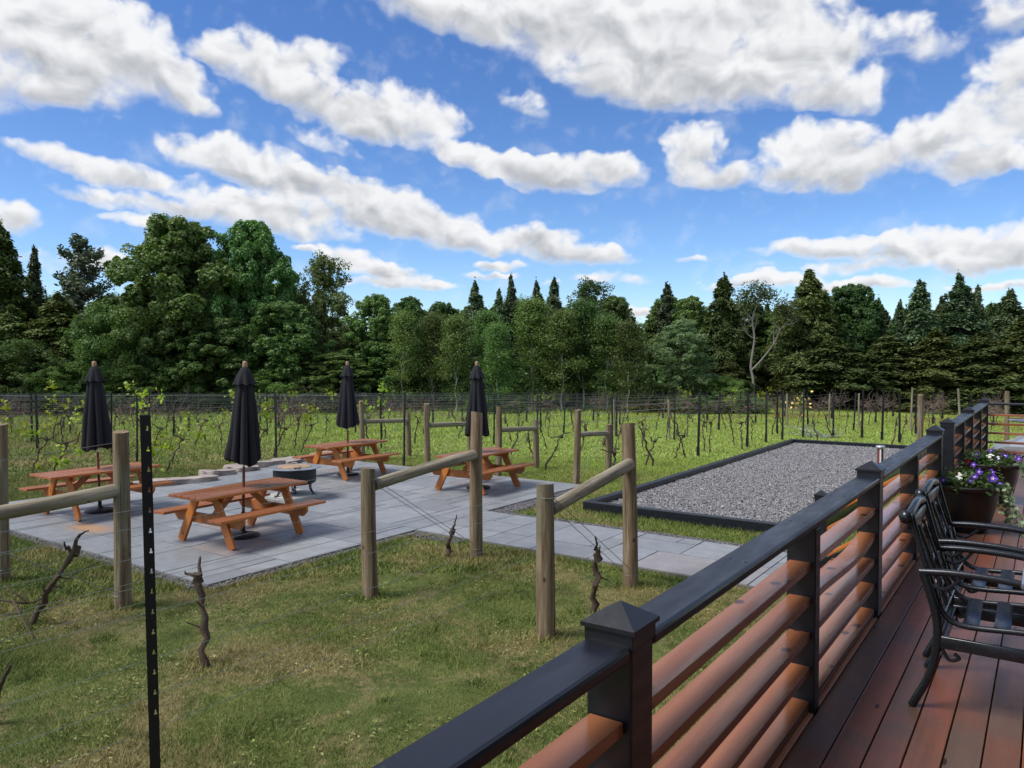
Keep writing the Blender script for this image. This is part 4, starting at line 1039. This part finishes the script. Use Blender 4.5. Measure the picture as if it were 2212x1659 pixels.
def birch_crown(seed, m, W=2.6, H=10, low=.3, nl=70, per=150, leaf=.2):
    rs = np.random.default_rng(seed); C = []; N = []; cen = []
    for i in range(nl):
        u = low+(1-low)*rs.random()**.62; a = rs.uniform(0, 6.28); r = W/2*math.sin(math.pi*min(1, max(0, (u-low)/(1-low)*.72+.25)))**.8*rs.uniform(.15, 1.05)
        c = np.array([math.cos(a)*r, math.sin(a)*r, u*H-.1]); cen.append(tuple(c)); k = int(per*rs.uniform(.5, 1.3))
        off = rs.normal(0, 1, (k, 3))*np.array([.34, .34, .26]); C.append(c+off); N.append(unit(rs.normal(size=(k, 3))+np.array([0, 0, .6])+off))
    C = np.concatenate(C); N = np.concatenate(N); k = len(C)
    return quads('crown', leaf_quads(C, N, leaf*rs.uniform(.6, 1.3, k), leaf*.8*rs.uniform(.6, 1.2, k)), m, np.clip(rs.normal(.45, .28, k), 0, 1)), cen
KIND = {}
def reg(kind, crown, m_trunk, W, **kw):
    me, cen = crown; KIND.setdefault(kind, []).append((me, trunk_mesh(len(KIND)*7+len(KIND.get(kind, [])), cen, m_trunk, **kw), W))
for s in (1, 2): reg('maple', broad_crown(s, M_maple, 6.4, low=.08, nl=130, per=900, leaf=.155, lump=.85), M_bark, 6.4, r=.19, nlimb=26)
for s in (3, 4): reg('broad', broad_crown(s, M_birchleaf, 5, low=.04, nl=130, per=620, leaf=.15, lump=.72), M_bark, 5, r=.14, nlimb=16)
for s in (5, 6): reg('airy', broad_crown(s, M_airy, 4.6, low=.16, nl=80, per=230, leaf=.15, lump=.75), M_bark, 4.6, r=.11, nlimb=26)
reg('pale', broad_crown(7, M_pale, 4.6, low=.12, nl=90, per=420, leaf=.13, lump=.7), M_bark, 4.6, r=.09, nlimb=26)
for s in (8, 9, 10): reg('birch', birch_crown(s, M_birchleaf, 2.7, low=.12, nl=95, per=170, leaf=.14), M_birch, 3.2, r=.062, nlimb=12, bend=.16)
for s in (11, 12, 19): reg('spruce', spruce_crown(s, M_spruce, 4.2, whorls=38, per=170, power=.72, leaf=.25, gap=.1), M_bark, 4.2, r=.15, nlimb=10)
for s in (13, 14, 20): reg('hemlock', spruce_crown(s, M_hemlock, 5.4, low=.03, whorls=36, droop=.42, power=.66, leaf=.28, per=210), M_bark, 5.4, r=.15, nlimb=10)
reg('barefoot', spruce_crown(15, M_hemlock, 5, low=.36, whorls=26, droop=.4, power=.66, leaf=.28, per=210), M_bark, 5, r=.15, nlimb=10)
reg('pine', spruce_crown(16, M_pine, 6.2, low=.16, whorls=19, droop=-.05, power=.55, leaf=.32, gap=.12, up=.38, per=100), M_bark, 5.4, r=.14, nlimb=20)
for s in (17, 18): reg('shrub', broad_crown(s, M_shrub, 9, low=.0, nl=80, per=560, leaf=.17, lump=1.4), M_bark, 9, r=.16, fork=.1, nlimb=18)
def forked_tree():
    mb = MB(); H = 10
    st = curve([(0, 0, -.1), (.05, 0, 2.2), (-.1, .1, 3.4), (.1, 0, 5.6), (-.05, 0, 7.2), (.35, 0, 8.6), (.5, 0, 9.6)], 5)
    mb.tube(st, [.105*(1-.7*i/(len(st)-1)) for i in range(len(st))], 9)
    br = curve([(-.05, .05, 3.1), (.6, 0, 3.9), (1.5, .1, 5.2), (1.9, 0, 6.3), (2.4, 0, 7.0)], 5)
    mb.tube(br, [.068*(1-.65*i/(len(br)-1)) for i in range(len(br))], 8)
    rs = np.random.default_rng(3); cen = []
    for p0, (dx, dz) in (((1.9, 0, 6.3), (-.2, 1.6)), ((1.5, .1, 5.2), (.1, 1.9)), ((2.2, 0, 6.7), (.7, .4)), ((.1, 0, 5.6), (-.9, 1.0)), ((-.05, 0, 7.2), (-.8, 1.3)), ((.2, 0, 8.2), (.9, 1.1)), ((0, 0, 6.6), (-.6, .7)), ((.05, 0, 6.2), (.5, 1.2))):
        q = Vector(p0)+Vector((dx, rs.normal(0, .3), dz)); m_ = (Vector(p0)+q)/2+Vector((rs.normal(0, .1), 0, -.1)); mb.tube(curve([p0, m_, q], 4), [.05*(1-i/10) for i in range(9)], 6); cen.append(tuple(q))
        for k in range(4):
            a = Vector(p0).lerp(q, rs.uniform(.4, 1)); b = a+Vector((rs.normal(0, .45), rs.normal(0, .3), rs.uniform(.1, .8))); mb.tube([a, (a+b)/2+Vector((0, 0, -.05)), b], [.02, .014, .006], 4)
    o = mb.build('trunk', M_deadbark, None, True); me = o.data; bpy.data.objects.remove(o)
    C = []; N = []
    for c in [(-.6, 0, 9.2), (.2, 0, 9.7), (.8, 0, 9.3), (1.2, .2, 9.0), (-.9, 0, 8.5), (.4, .3, 8.9), (-.3, .3, 8.6), (2.2, 0, 8.3), (1.9, 0, 7.9), (2.9, 0, 7.4), (2.6, .2, 7.9)]:
        k = 230; off = rs.normal(0, 1, (k, 3))*np.array([.36, .34, .30]); C.append(np.array(c)+off); N.append(unit(rs.normal(size=(k, 3))+np.array([0, 0, .6])+off))
    C = np.concatenate(C); N = np.concatenate(N); k = len(C)
    return quads('crown', leaf_quads(C, N, .18*rs.uniform(.6, 1.3, k), .14*rs.uniform(.6, 1.2, k)), M_airy, rs.random(k)), me
KIND['forked'] = [(*forked_tree(), 4.2)]
tcount = {}
def tree(kind, px, top, wpx, dist, label, group=None, rz=None):
    i = tcount.get(kind, 0); tcount[kind] = i+1; me, tr, W = KIND[kind][i % len(KIND[kind])]
    p = at_dist(px, dist); h = EYE+(HOR-top)/FPX*dist; wd = wpx/FPX*dist
    t = thing({'maple': 'maple_tree', 'spruce': 'spruce_tree', 'hemlock': 'hemlock_tree', 'barefoot': 'hemlock_tree', 'pine': 'pine_tree', 'birch': 'birch_tree', 'shrub': 'shrub'}.get(kind, 'broadleaf_tree'),
              label, 'shrub' if kind == 'shrub' else 'tree', p, rz if rz is not None else (random.uniform(0, 6.28)), group)
    c = link('crown', me, t); u = link('trunk', tr, t); s = wd/W*(1.45 if kind == 'spruce' else 1.28 if kind in ('hemlock', 'barefoot') else 1.12)
    c.scale = (s, s, h/10); u.scale = (min(s, 1.2), min(s, 1.2), h/10)
    return t
TREES = [
('hemlock', 5, 492, 190, 41, 'dark conifer cut by the left edge of the view'),
('spruce', 78, 538, 75, 44, 'small pointed spruce left of the bushy pine'),
('pine', 178, 512, 165, 43, 'bushy grey green pine with upswept tips left of the big maple'),
('hemlock', 130, 640, 230, 40.5, 'wide olive brown conifer below the bushy pine'),
('hemlock', 30, 665, 200, 39.8, 'olive conifer low at the left edge above the shrub'),
('maple', 385, 480, 265, 42, 'biggest round maple, the tallest broad crown in the view'),
('maple', 545, 484, 190, 43.5, 'second tall maple with narrow top directly right of the biggest maple'),
('maple', 610, 655, 190, 41, 'lower rounded maple on the right flank of the second tall maple'),
('maple', 480, 690, 180, 40, 'low dark maple between the two tall maples'),
('airy', 702, 548, 130, 46, 'feathery light green tree right of the tall maples'),
('airy', 760, 700, 110, 44, 'feathery small tree at the gap above the third umbrella'),
('broad', 812, 640, 120, 43, 'leafy tree with two humps above the third umbrella'),
('broad', 885, 640, 110, 45, 'dark round tree right of the two humped tree'),
('broad', 955, 655, 100, 47, 'low round tree between the dark round tree and the first spruce top'),
('broad', 720, 760, 150, 40.5, 'bushy tree filling the wood edge behind the third umbrella'),
('broad', 850, 745, 150, 42.5, 'wide bushy tree right of the third umbrella'),
('spruce', 1027, 612, 95, 46, 'blunt topped spruce straight above the fourth umbrella'),
('spruce', 1078, 630, 70, 47, 'spruce in the middle of three tops right of the fourth umbrella'),
('spruce', 1104, 597, 60, 47.5, 'slender spruce with the highest tip above the wood in the middle'),
('spruce', 1160, 612, 85, 47, 'spruce with ragged top in the middle of the wood'),
('spruce', 1197, 606, 80, 46, 'pointed spruce left of the feathery middle tree'),
('airy', 1275, 602, 120, 47, 'feathery tree with wispy branches standing above the middle wood'),
('broad', 1325, 640, 100, 46, 'light green tree at the edge of the sky gap'),
('birch', 870, 672, 76, 40.4, 'white stemmed birch right of the third umbrella'),
('birch', 935, 682, 80, 40.9, 'pale birch with kinked stem left of the fourth umbrella'),
('birch', 985, 687, 80, 39.9, 'slender birch just left of the fourth umbrella'),
('birch', 1055, 672, 85, 40.9, 'birch with two pale stems right of the fourth umbrella'),
('birch', 1075, 702, 76, 39.4, 'leaning birch foot right of the fourth umbrella'),
('birch', 1150, 650, 104, 41.4, 'tall full birch above the far log braces'),
('birch', 1215, 672, 95, 40.4, 'birch with pale thin stem in the middle of the wood edge'),
('broad', 1200, 720, 130, 44, 'dense green young tree below the middle birches'),
('birch', 1260, 654, 104, 41.4, 'broad topped birch left of the bright white stem'),
('birch', 1357, 697, 80, 39.4, 'birch with the brightest white stem above the near log brace'),
('birch', 1310, 682, 95, 40.4, 'birch just left of the brightest white stem'),
('spruce', 1440, 615, 85, 48, 'spruce standing alone right of the sky gap'),
('broad', 1492, 638, 95, 47, 'dark tree with thin bare stems right of the lone spruce'),
('pale', 1475, 690, 125, 41, 'pale grey green tree with rounded crown in front of the dark conifers'),
('hemlock', 1562, 600, 130, 44, 'tall dark hemlock right of the pale tree'),
('forked', 1626, 614, 115, 42.6, 'tree with forked white trunk and bare curving limb'),
('hemlock', 1690, 668, 110, 47, 'dark hemlock behind the forked white trunk'),
('hemlock', 1578, 775, 105, 42.2, 'low bright green hemlock below the forked white trunk'),
('barefoot', 1748, 586, 140, 44, 'tallest pointed hemlock on a bare grey trunk'),
('maple', 1838, 618, 150, 46, 'round maple top between the tall hemlock and the right spruces'),
('spruce', 1898, 648, 70, 47, 'narrow spruce right of the round maple top'),
('spruce', 1940, 660, 60, 48, 'smallest spruce tip in the dip right of the round maple'),
('spruce', 1985, 610, 120, 45, 'spruce with open see through branches left of the tallest right spruce'),
('spruce', 2072, 597, 130, 45, 'tallest spruce on the right above the far deck railing'),
('spruce', 2110, 622, 70, 46, 'slim spruce leaning against the tallest right spruce'),
('spruce', 2180, 628, 125, 44, 'broad spruce at the right edge of the view'),
('barefoot', 1800, 730, 180, 42, 'dark hemlock on a bare trunk, second from the tall hemlock'),
('barefoot', 1818, 760, 140, 43, 'dark hemlock on a leaning bare trunk behind the second bare one'),
('hemlock', 1920, 725, 210, 42.5, 'wide drooping hemlock right of the bare trunks'),
('hemlock', 2020, 715, 210, 41, 'wide drooping hemlock behind the thick grey log post'),
('hemlock', 2120, 720, 220, 40, 'wide drooping hemlock behind the far deck corner'),
('hemlock', 2215, 690, 220, 39, 'dark hemlock cut by the right edge of the view'),
('shrub', 235, 665, 190, 39.5, 'light green small tree with bare forked stem right of the first umbrella'),
('shrub', 55, 738, 190, 38.5, 'grey green bushy shrub at the lower left edge of the wood'),
('shrub', 130, 790, 120, 38.2, 'bright shrub left of the first umbrella'),
('shrub', 290, 790, 150, 38.6, 'bushy shrub under the light green small tree'),
('shrub', 590, 800, 160, 39.5, 'low leafy shrub under the second maple'),
('shrub', 690, 815, 130, 39.6, 'low leafy shrub left of the third umbrella foot'),
('shrub', 1555, 815, 110, 40.5, 'bright young bush right of the pale tree foot'),
('shrub', 1420, 830, 100, 40.8, 'small bush left of the pale tree foot'),
]
for a in TREES: tree(*a, rz=PHI if a[0] == 'forked' else None)
# deeper trees filling the wood, none told apart from the next
rs = np.random.default_rng(77)
for k in range(84):
    px = -180+k*30.8+rs.uniform(-12, 12); d = rs.uniform(48, 57)
    lim = 640 if px < 250 else 605 if px < 700 else 712 if px < 800 else 668 if px < 1000 else 645 if px < 1335 else 708 if px < 1410 else 648
    dk = .5 if px < 730 else 1
    kd = ('hemlock', 'broad', 'birch', 'broad')[k % 4] if px < 1500 else ('hemlock', 'broad', 'spruce')[k % 3]
    tree(kd, px, rs.uniform(lim-4, lim+30), rs.uniform(75, 130), d, {'hemlock': 'dark hemlock deep in the wood behind the front trees', 'broad': 'leafy tree deep in the wood behind the front trees', 'spruce': 'dark spruce deep in the wood behind the front trees', 'birch': 'slim birch deep in the wood behind the front trees'}[kd], {'hemlock': 'hemlocks deep in the wood', 'broad': 'leafy trees deep in the wood', 'spruce': 'spruces deep in the wood', 'birch': 'birches deep in the wood'}[kd])
# dark undergrowth under and between the trees
n = 130000; bear = rs.uniform(-.85, .85, n); dist = 43.5+rs.random(n)**.8*18
P = (fw2[None]*dist[:, None]+RT[None, :2]*(bear*dist)[:, None]); hgt = (1.9+3.0*(dist-43.5)/18+.5*np.sin(P[:, 0]*.9)+.5*np.sin(P[:, 1]*1.3))*rs.random(n)**.7
right = bear > .25; keep = ~(right & (dist < 47)); P = P[keep]; hgt = hgt[keep]; n = len(P)
C = np.stack([P[:, 0], P[:, 1], np.maximum(hgt, .05)], 1); N = unit(rs.normal(size=(n, 3))+np.array([0, 0, .6]))
tag(link('undergrowth', quads('undergrowth', leaf_quads(C, N, rs.uniform(.13, .27, n), rs.uniform(.1, .2, n)), M_maple, rs.random(n)*.5)), 'dark leafy undergrowth along the foot of the wood', 'undergrowth', kind='stuff')
# yellow green bushes over the back wires
for i, px in enumerate((1035, 1075, 1115, 1480, 1515, 1555, 1600, 1640)):
    t = tree('shrub', px, 853+6*(i % 3), 50, 38.5, 'small yellow green bush above the back trellis wires', 'yellow green bushes at the back wires')
# rolled dark netting along the left wires
for i, (xa, xb) in enumerate(((0, 330), (560, 790))):
    a = G(xa, 905, .0); d = 36
    p, q = at_dist(xa, d), at_dist(xb, d+3); p.z = q.z = .85
    pts = [p.lerp(q, k/14)+Vector((0, 0, random.uniform(-.06, .06))) for k in range(15)]
    tag(MB().tube(pts, [random.uniform(.09, .17) for _ in pts], 7, jit=.3).build('rolled_netting', M_netting), ['dark rolled netting hung along the wires behind the first umbrella', 'dark rolled netting hung on the wires between second and third umbrella'][i], 'netting')
# a heap of bent wire on the grass and a small yellow flower bush behind the court
p = G(1770, 943); mb = MB(); rs = np.random.default_rng(5)
for k in range(26):
    a = rs.uniform(0, 6.28); pts = [Vector((rs.normal(0, .3), rs.normal(0, .2), 0))]
    for i in range(4): pts.append(pts[-1]+Vector((rs.normal(0, .2), rs.normal(0, .15), rs.uniform(-.02, .17))))
    for v in pts: v.z = max(v.z, .01)
    mb.tube(curve(pts, 3), .009, 4)
tag(mb.build('brush_heap', M_wire, loc=p), 'small grey heap of cut wire and canes on the grass behind the gravel court', 'brush heap')
t = thing('flower_bush', 'tiny bush with yellow flowers behind the far end of the gravel court', 'bush', at_dist(1732, 33)); rs = np.random.default_rng(6)
C = rs.normal(0, .16, (60, 3))+np.array([0, 0, .75]); C[:, 2] = np.abs(C[:, 2])
link('leaves', quads('leaves', leaf_quads(C, unit(rs.normal(size=(60, 3))), np.full(60, .12), np.full(60, .1)), M_potleaf, rs.random(60)), t)
C = rs.normal(0, .2, (40, 3))+np.array([0, 0, .85]); link('flowers', quads('flowers', leaf_quads(C, unit(rs.normal(size=(40, 3))), np.full(40, .13), np.full(40, .13)), flat('yellow_petal', (.75, .55, .15), .6), rs.random(40)), t)
MB().tube([(0, 0, -.02), (.02, 0, .4), (0, 0, .8)], [.02, .015, .01], 6).build('stem', M_vine, t)

# ------------------------------------------------------------------ bollard
t = thing('path_bollard', 'short copper bollard with silver cap beside the gravel court', 'bollard', (-2.60, 16.0, 0))
MB().lathe([(0, -.02), (.055, -.02), (.055, .95), (0, .95)], 24).build('body', M_copper, t, True)
MB().box((-.002, -.066, .05), (.026, -.046, .94), bev=.003).build('light_strip', M_clip, t)
MB().lathe([(0, .948), (.078, .95), (.085, .96), (.085, .985), (.07, 1.0), (0, 1.005)], 28).build('cap', M_chrome, t, True)

# ------------------------------------------------------------------ flower pots
def petunia(name, loc, parent, size, seed, m=None):
    rs = np.random.default_rng(seed); n = 25; mb = MB(); nr = Vector((rs.normal(.2, .4), rs.normal(-.7, .3), rs.uniform(.25, .9))).normalized()
    vs = [(0, 0, -.012)]; 
    for k in range(n):
        a = 6.2832*k/n; r = size*(1+.13*math.cos(5*a)); vs.append((r*.45*math.cos(a), r*.45*math.sin(a), .004))
    for k in range(n):
        a = 6.2832*k/n; r = size*(1+.13*math.cos(5*a)); vs.append((r*math.cos(a), r*math.sin(a), .012+.008*math.cos(5*a+1)+rs.normal(0, .002)))
    fs = [(0, 1+k, 1+(k+1) % n) for k in range(n)]+[(1+k, 1+n+k, 1+n+(k+1) % n, 1+(k+1) % n) for k in range(n)]
    o = mb.add(vs, fs).build(name, m or M_purple, parent, True, loc=loc); o.rotation_euler = nr.to_track_quat('Z', 'Y').to_euler()
    if m is None:
        MB().lathe([(0, -.004), (size*.3, .003), (size*.42, .007), (size*.4, .0085), (0, .0)], 10, lambda r, z, a: (r*(1+.35*math.cos(5*a)), z+.003)).build('throat', M_throat, o)
    MB().tube(curve([Vector(loc)-nr*.01, Vector(loc)-nr*.05+Vector((0, 0, -.02)), Vector((loc[0]*.7, loc[1]*.7, .44))], 4), .0025, 4).build('stem', M_potleaf, parent)
    return o
def pot(label, loc, s):
    t = thing('flower_pot', label, 'flower pot', loc, 0)
    n = 40
    MB().lathe([(0, 0), (.18, 0), (.195, .015), (.235, .12), (.272, .25), (.29, .36), (.292, .40), (.315, .405), (.335, .425), (.338, .45), (.325, .462), (.30, .458), (.285, .44), (.28, .39), (0, .385)], n).build('pot', M_pot, t, True)
    MB().lathe([(.0, .41), (.15, .408), (.279, .395)], 24, lambda r, z, a: (r, z+.008*math.sin(5*a+r*30))).build('soil', M_soil, t, True); t.scale = (s, s, s); return t
def pot_plant(label, loc, s, seed, trail=False, spots=()):
    rs = np.random.default_rng(seed); t = thing('petunia_plant', label, 'plant', loc); t.scale = (s, s, s)
    C = []; N = []; 
    for k in range(34):
        a = rs.uniform(0, 6.28); r = rs.random()**.6*.30; c = np.array([math.cos(a)*r, math.sin(a)*r, .44+.14*(1-(r/.32)**2)*rs.uniform(.3, 1.3)])
        m_ = 26; off = rs.normal(0, 1, (m_, 3))*np.array([.045, .045, .04]); C.append(c+off); N.append(unit(off*12+rs.normal(0, .5, (m_, 3))+np.array([0, 0, .6])))
    C = np.concatenate(C); N = np.concatenate(N); C[:, 2] = np.maximum(C[:, 2], .415); k = len(C)
    link('foliage', quads('foliage', leaf_quads(C, N, rs.uniform(.035, .065, k), rs.uniform(.018, .035, k)), M_potleaf, rs.random(k)), t)
    for i, (x, y, z, sz) in enumerate(spots): petunia('flower', (x, y, z), t, sz, seed*10+i)
    for i in range(5):
        c = Vector((.02+rs.normal(0, .06), -.18+rs.normal(0, .04), .54+rs.normal(0, .02))); mb = MB()
        for k2 in range(4): mb.lathe([(0, -.003), (.012, .002), (0, .006)], 7, c=(rs.normal(0, .012), rs.normal(0, .012)))
        o = mb.build('white_floret', M_white, t, loc=c); o.rotation_euler = (R(rs.uniform(10, 60)), R(rs.uniform(-30, 30)), 0)
    for i, (x, y) in enumerate(((-.24, -.12), (-.2, -.2))): petunia('red_flower', (x, y, .47), t, .022, 900+i, M_red)
    # trailing variegated ivy over the right side
    mb = MB(); C = []; N = []
    for k in range(6 if trail else 4):
        a = R(rs.uniform(-28, 40)); r0 = .28; d = Vector((math.cos(a), math.sin(a), 0)); L = rs.uniform(.25, .62) if trail else rs.uniform(.1, .25); side = Vector((-d.y, d.x, 0))*rs.normal(0, .3)
        pts = [d*r0+Vector((0, 0, .44)), d*(r0+.07)+Vector((0, 0, .45)), d*(r0+.12)+side*.2+Vector((0, 0, .36))]; z = .36; q = pts[-1]
        while z > max(.03, .45-L): 
            z -= .09; q = q+d*rs.uniform(.005, .06)+side*.12+Vector((rs.normal(0, .015), rs.normal(0, .015), -.09)); pts.append(q)
        cp = curve(pts, 3); mb.tube(cp, .0022, 4)
        for p in cp[1:]:
            for _ in range(2):
                C.append(np.array(p)+rs.normal(0, .018, 3)); N.append(rs.normal(size=3)*.6+np.array([.3, -.7, .5]))
    mb.build('trailing_stems', M_potleaf, t); C = np.array(C); N = unit(np.array(N)); k = len(C)
    link('trailing_leaves', quads('trailing_leaves', leaf_quads(C, N, rs.uniform(.035, .06, k), rs.uniform(.03, .05, k)), M_ivy, rs.random(k)), t)
S1 = [(.06, -.23, .515, .031), (.13, -.15, .60, .031), (.10, -.2, .55, .03), (.24, -.14, .545, .042), (.08, -.05, .655, .026), (-.17, -.18, .50, .028), (.30, -.05, .48, .024), (.22, .05, .58, .030)]
pot('dark round flower pot nearer the chairs with trailing ivy', (-.66, 8.75, ZD), 1.0); pot_plant('purple petunias with white florets and trailing ivy in the nearer pot', (-.66, 8.75, ZD), 1.0, 5, True, S1)
S2 = [(-.12, -.2, .56, .038), (.16, -.16, .56, .034), (.25, -.08, .55, .036), (.3, -.12, .53, .03), (.02, -.05, .60, .026), (.09, -.18, .52, .026)]
pot('dark round flower pot further back beside the tall black post', (-.56, 10.75, ZD), 1.0); pot_plant('purple petunias with white spikes in the further pot', (-.56, 10.75, ZD), 1.0, 8, False, S2)

# ------------------------------------------------------------------ patio chairs
def make_chair(label):
    t = thing('patio_chair', label, 'chair', (0, 0, 0), 0, 'black cast metal chairs on the deck')
    W = .255
    for s in (-1, 1):
        y = s*W*.92
        side = curve([(-.345, y, .915), (-.30, y, .75), (-.25, y, .58), (-.215, y, .48), (-.165, y, .425), (-.08, y, .412), (.10, y, .425), (.24, y, .43), (.275, y, .41)], 6)
        MB().tube(side, .014, 10).build('side_frame', M_cast, t, True)
        y = s*(W+.03)
        a = curve([(-.30, y, .655), (-.15, y, .668), (.05, y, .665), (.20, y, .645), (.262, y, .615), (.262, y, .56), (.215, y, .50), (.205, y, .43)], 6)
        mb = MB().tube(a, [.017]*len(a), 10); mb.build('arm', M_cast, t, True)
        b = curve([(-.285, y, .65), (-.255, y, .56), (-.225, y, .44), (-.222, y, .32), (-.25, y, .17), (-.325, y, .0)], 6)
        MB().tube(b, [.021-.003*i/len(b) for i in range(len(b))], 10).build('leg', M_cast, t, True)
        c = curve([(.205, y, .44), (.215, y, .30), (.24, y, .15), (.30, y, 0)], 6)
        MB().tube(c, .018, 10).build('leg', M_cast, t, True)
        mb = MB().box((-.215, y-.012, .305), (.21, y+.012, .365), bev=.006)
        mb.tube(curve([(-.2, y, .30), (-.17, y, .255), (-.13, y, .27), (-.15, y, .29)], 4), .009, 6)
        mb.tube(curve([(-.26, y, .60), (-.2, y, .585), (-.15, y, .62), (-.12, y, .66)], 4), .008, 6)
        mb.build('apron', M_cast, t, True)
    for x in (-.2, .205): MB().box((x-.012, -W-.02, .307), (x+.012, W+.02, .362), bev=.006).build('apron', M_cast, t)
    for x in (-.10, .03, .16):
        n = 10; vs = []; fs = []
        for i in range(n+1):
            u = i/n; y = -W*.92+2*W*.92*u; z = .423-.045*math.sin(math.pi*u)+.006*(x > 0)
            for dx in (-.034, -.02, .02, .034): vs.append((x+dx, y, z+(.004 if abs(dx) < .03 else 0)))
            for dx in (-.034, .034): vs.append((x+dx, y, z-.006))
        for i in range(n):
            o = 6*i
            for q in ((0, 1), (1, 2), (2, 3), (3, 5), (5, 4), (4, 0)): fs.append((o+q[0], o+q[1], o+6+q[1], o+6+q[0]))
        MB().add(vs, fs).build('seat_strap', M_cast, t, True)
    mb = MB(); r = curve([(-.36, -W-.005, .905), (-.352, -W*.7, .925), (-.35, 0, .945), (-.352, W*.7, .925), (-.36, W+.005, .905)], 8)
    mb.tube(r, .020, 12); 
    for p in (r[0], r[-1]): mb.lathe([(0, p.z-.034), (.022, p.z-.026), (.033, p.z), (.022, p.z+.026), (0, p.z+.034)], 12, c=(p.x-.006, p.y))
    mb.build('top_rail', M_cast, t, True)
    mb = MB()
    def bk(y, z): return (-.335+(.905-z)*.34-.02, y, z)   # a point in the leaning back plane
    mb.box((-.372, -W*.8, .835), (-.330, W*.8, .905), bev=.012)
    for s in (-1, 1):
        mb.tube([bk(s*.085, .84), bk(s*.075, .66), bk(s*.085, .46)], .010, 8); mb.tube(curve([bk(s*.235, .82), bk(s*.15, .74), bk(s*.20, .66), bk(s*.11, .60), bk(s*.19, .52), bk(s*.235, .47)], 5), .008, 7)
    for z, h in ((.75, .075), (.61, .06), (.50, .045)):
        e = [bk(.055*math.cos(k*.3307), z+h*math.sin(k*.3307)) for k in range(20)]; mb.tube(e, .008, 7, cap=False)
    mb.tube([bk(-W*.9, .455), bk(W*.9, .455)], .011, 8)
    mb.build('back_panel', M_cast, t, True)
    return t
ch = make_chair('black metal chair nearest the camera by the table edge'); ch.location = (-.19, 4.40, ZD)
c2 = copy_tree(ch); c2['label'] = 'black metal chair behind the nearest one beside the flower pot'; c2.location = (-.21, 5.13, ZD); c2.rotation_euler = (0, 0, R(-1.5))
t = thing('patio_table', 'square grey topped patio table cut by the right edge of the view', 'table', (.55, 4.42, ZD))
MB().box((-.63, -.55, .695), (.63, .55, .722), bev=.008).build('tabletop', M_tabtop, t)
MB().box((-.58, -.50, .63), (.58, .50, .694), bev=.004).build('frame', M_cast, t)
for a in (-1, 1):
    for b in (-1, 1): MB().tube(curve([(a*.5, b*.44, .66), (a*.47, b*.41, .4), (a*.5, b*.44, .15), (a*.56, b*.5, 0)], 5), .022, 10).build('leg', M_cast, t, True)
t = thing('bistro_table', 'small round dark table at the far end of the deck', 'table', (-.02, 15.5, ZD))
MB().lathe([(0, .66), (.52, .66), (.535, .675), (.52, .692), (0, .695)], 40).build('tabletop', M_tabtop, t, True)
MB().tube([(0, 0, .2), (0, 0, .66)], .035, 10).build('column', M_cast, t, True)
for k in range(4):
    a = R(200+90*k); MB().tube(curve([(0, 0, .30), (.2*math.cos(a), .2*math.sin(a), .22), (.33*math.cos(a), .33*math.sin(a), .08), (.42*math.cos(a), .42*math.sin(a), .018)], 5), .02, 8).build('leg', M_cast, t, True)

# ------------------------------------------------------------------ parked car beyond the deck
t = thing('parked_car', 'silver car parked behind the far cross railing of the deck', 'car', (1.35, 19.4, -.02))
def prism(name, pr, y0, y1, m, parent, inset=0):
    n = len(pr); vs = [(a, y0, b) for a, b in pr]+[(a, y1, b) for a, b in pr]
    if inset: vs = [(a, y0+inset*max(0, (b-.85)/.45), b) for a, b in pr]+[(a, y1-inset*max(0, (b-.85)/.45), b) for a, b in pr]
    return MB().add(vs, [tuple(range(n)), tuple(range(2*n-1, n-1, -1))]+[((k+1) % n, k, k+n, (k+1) % n+n) for k in range(n)]).build(name, m, parent)
prism('body', [(-2.25, .25), (2.2, .25), (2.28, .5), (2.2, .72), (1.3, .86), (-2.0, .90), (-2.3, .8), (-2.32, .5)], -.86, .86, M_silver, t)
prism('cabin', [(1.25, .862), (.55, 1.255), (.2, 1.30), (-1.1, 1.30), (-1.55, 1.20), (-2.0, .902)], -.80, .80, M_silver, t, .14)
prism('side_window', [(1.0, .90), (.50, 1.19), (.2, 1.23), (-1.05, 1.23), (-1.42, 1.15), (-1.72, .93)], -.808, -.79, M_glass, t, .14)
for x in (-1.45, 1.42):
    wv = MB().lathe([(0, -.1), (.31, -.1), (.325, -.08), (.325, .08), (.31, .1), (0, .1)], 30).build('wheel', M_tyre, t, True, loc=(x, -.80, .325)); wv.rotation_euler = (R(90), 0, 0)
    MB().lathe([(0, .102), (.2, .102), (.21, .106), (0, .112)], 24).build('rim', M_chrome, wv)
MB().box((2.12, -.75, .56), (2.29, -.45, .70), bev=.03).build('headlight', M_clip, t)
MB().box((-2.335, -.8, .6), (-2.2, -.5, .76), bev=.03).build('tail_light', M_red, t)
mb = MB().box((-3.6, 17.9, -.03), (14, 26, -.004)); tag(mb.build('driveway', M_bed), 'grey gravel drive beyond the end of the deck', 'driveway', kind='structure')
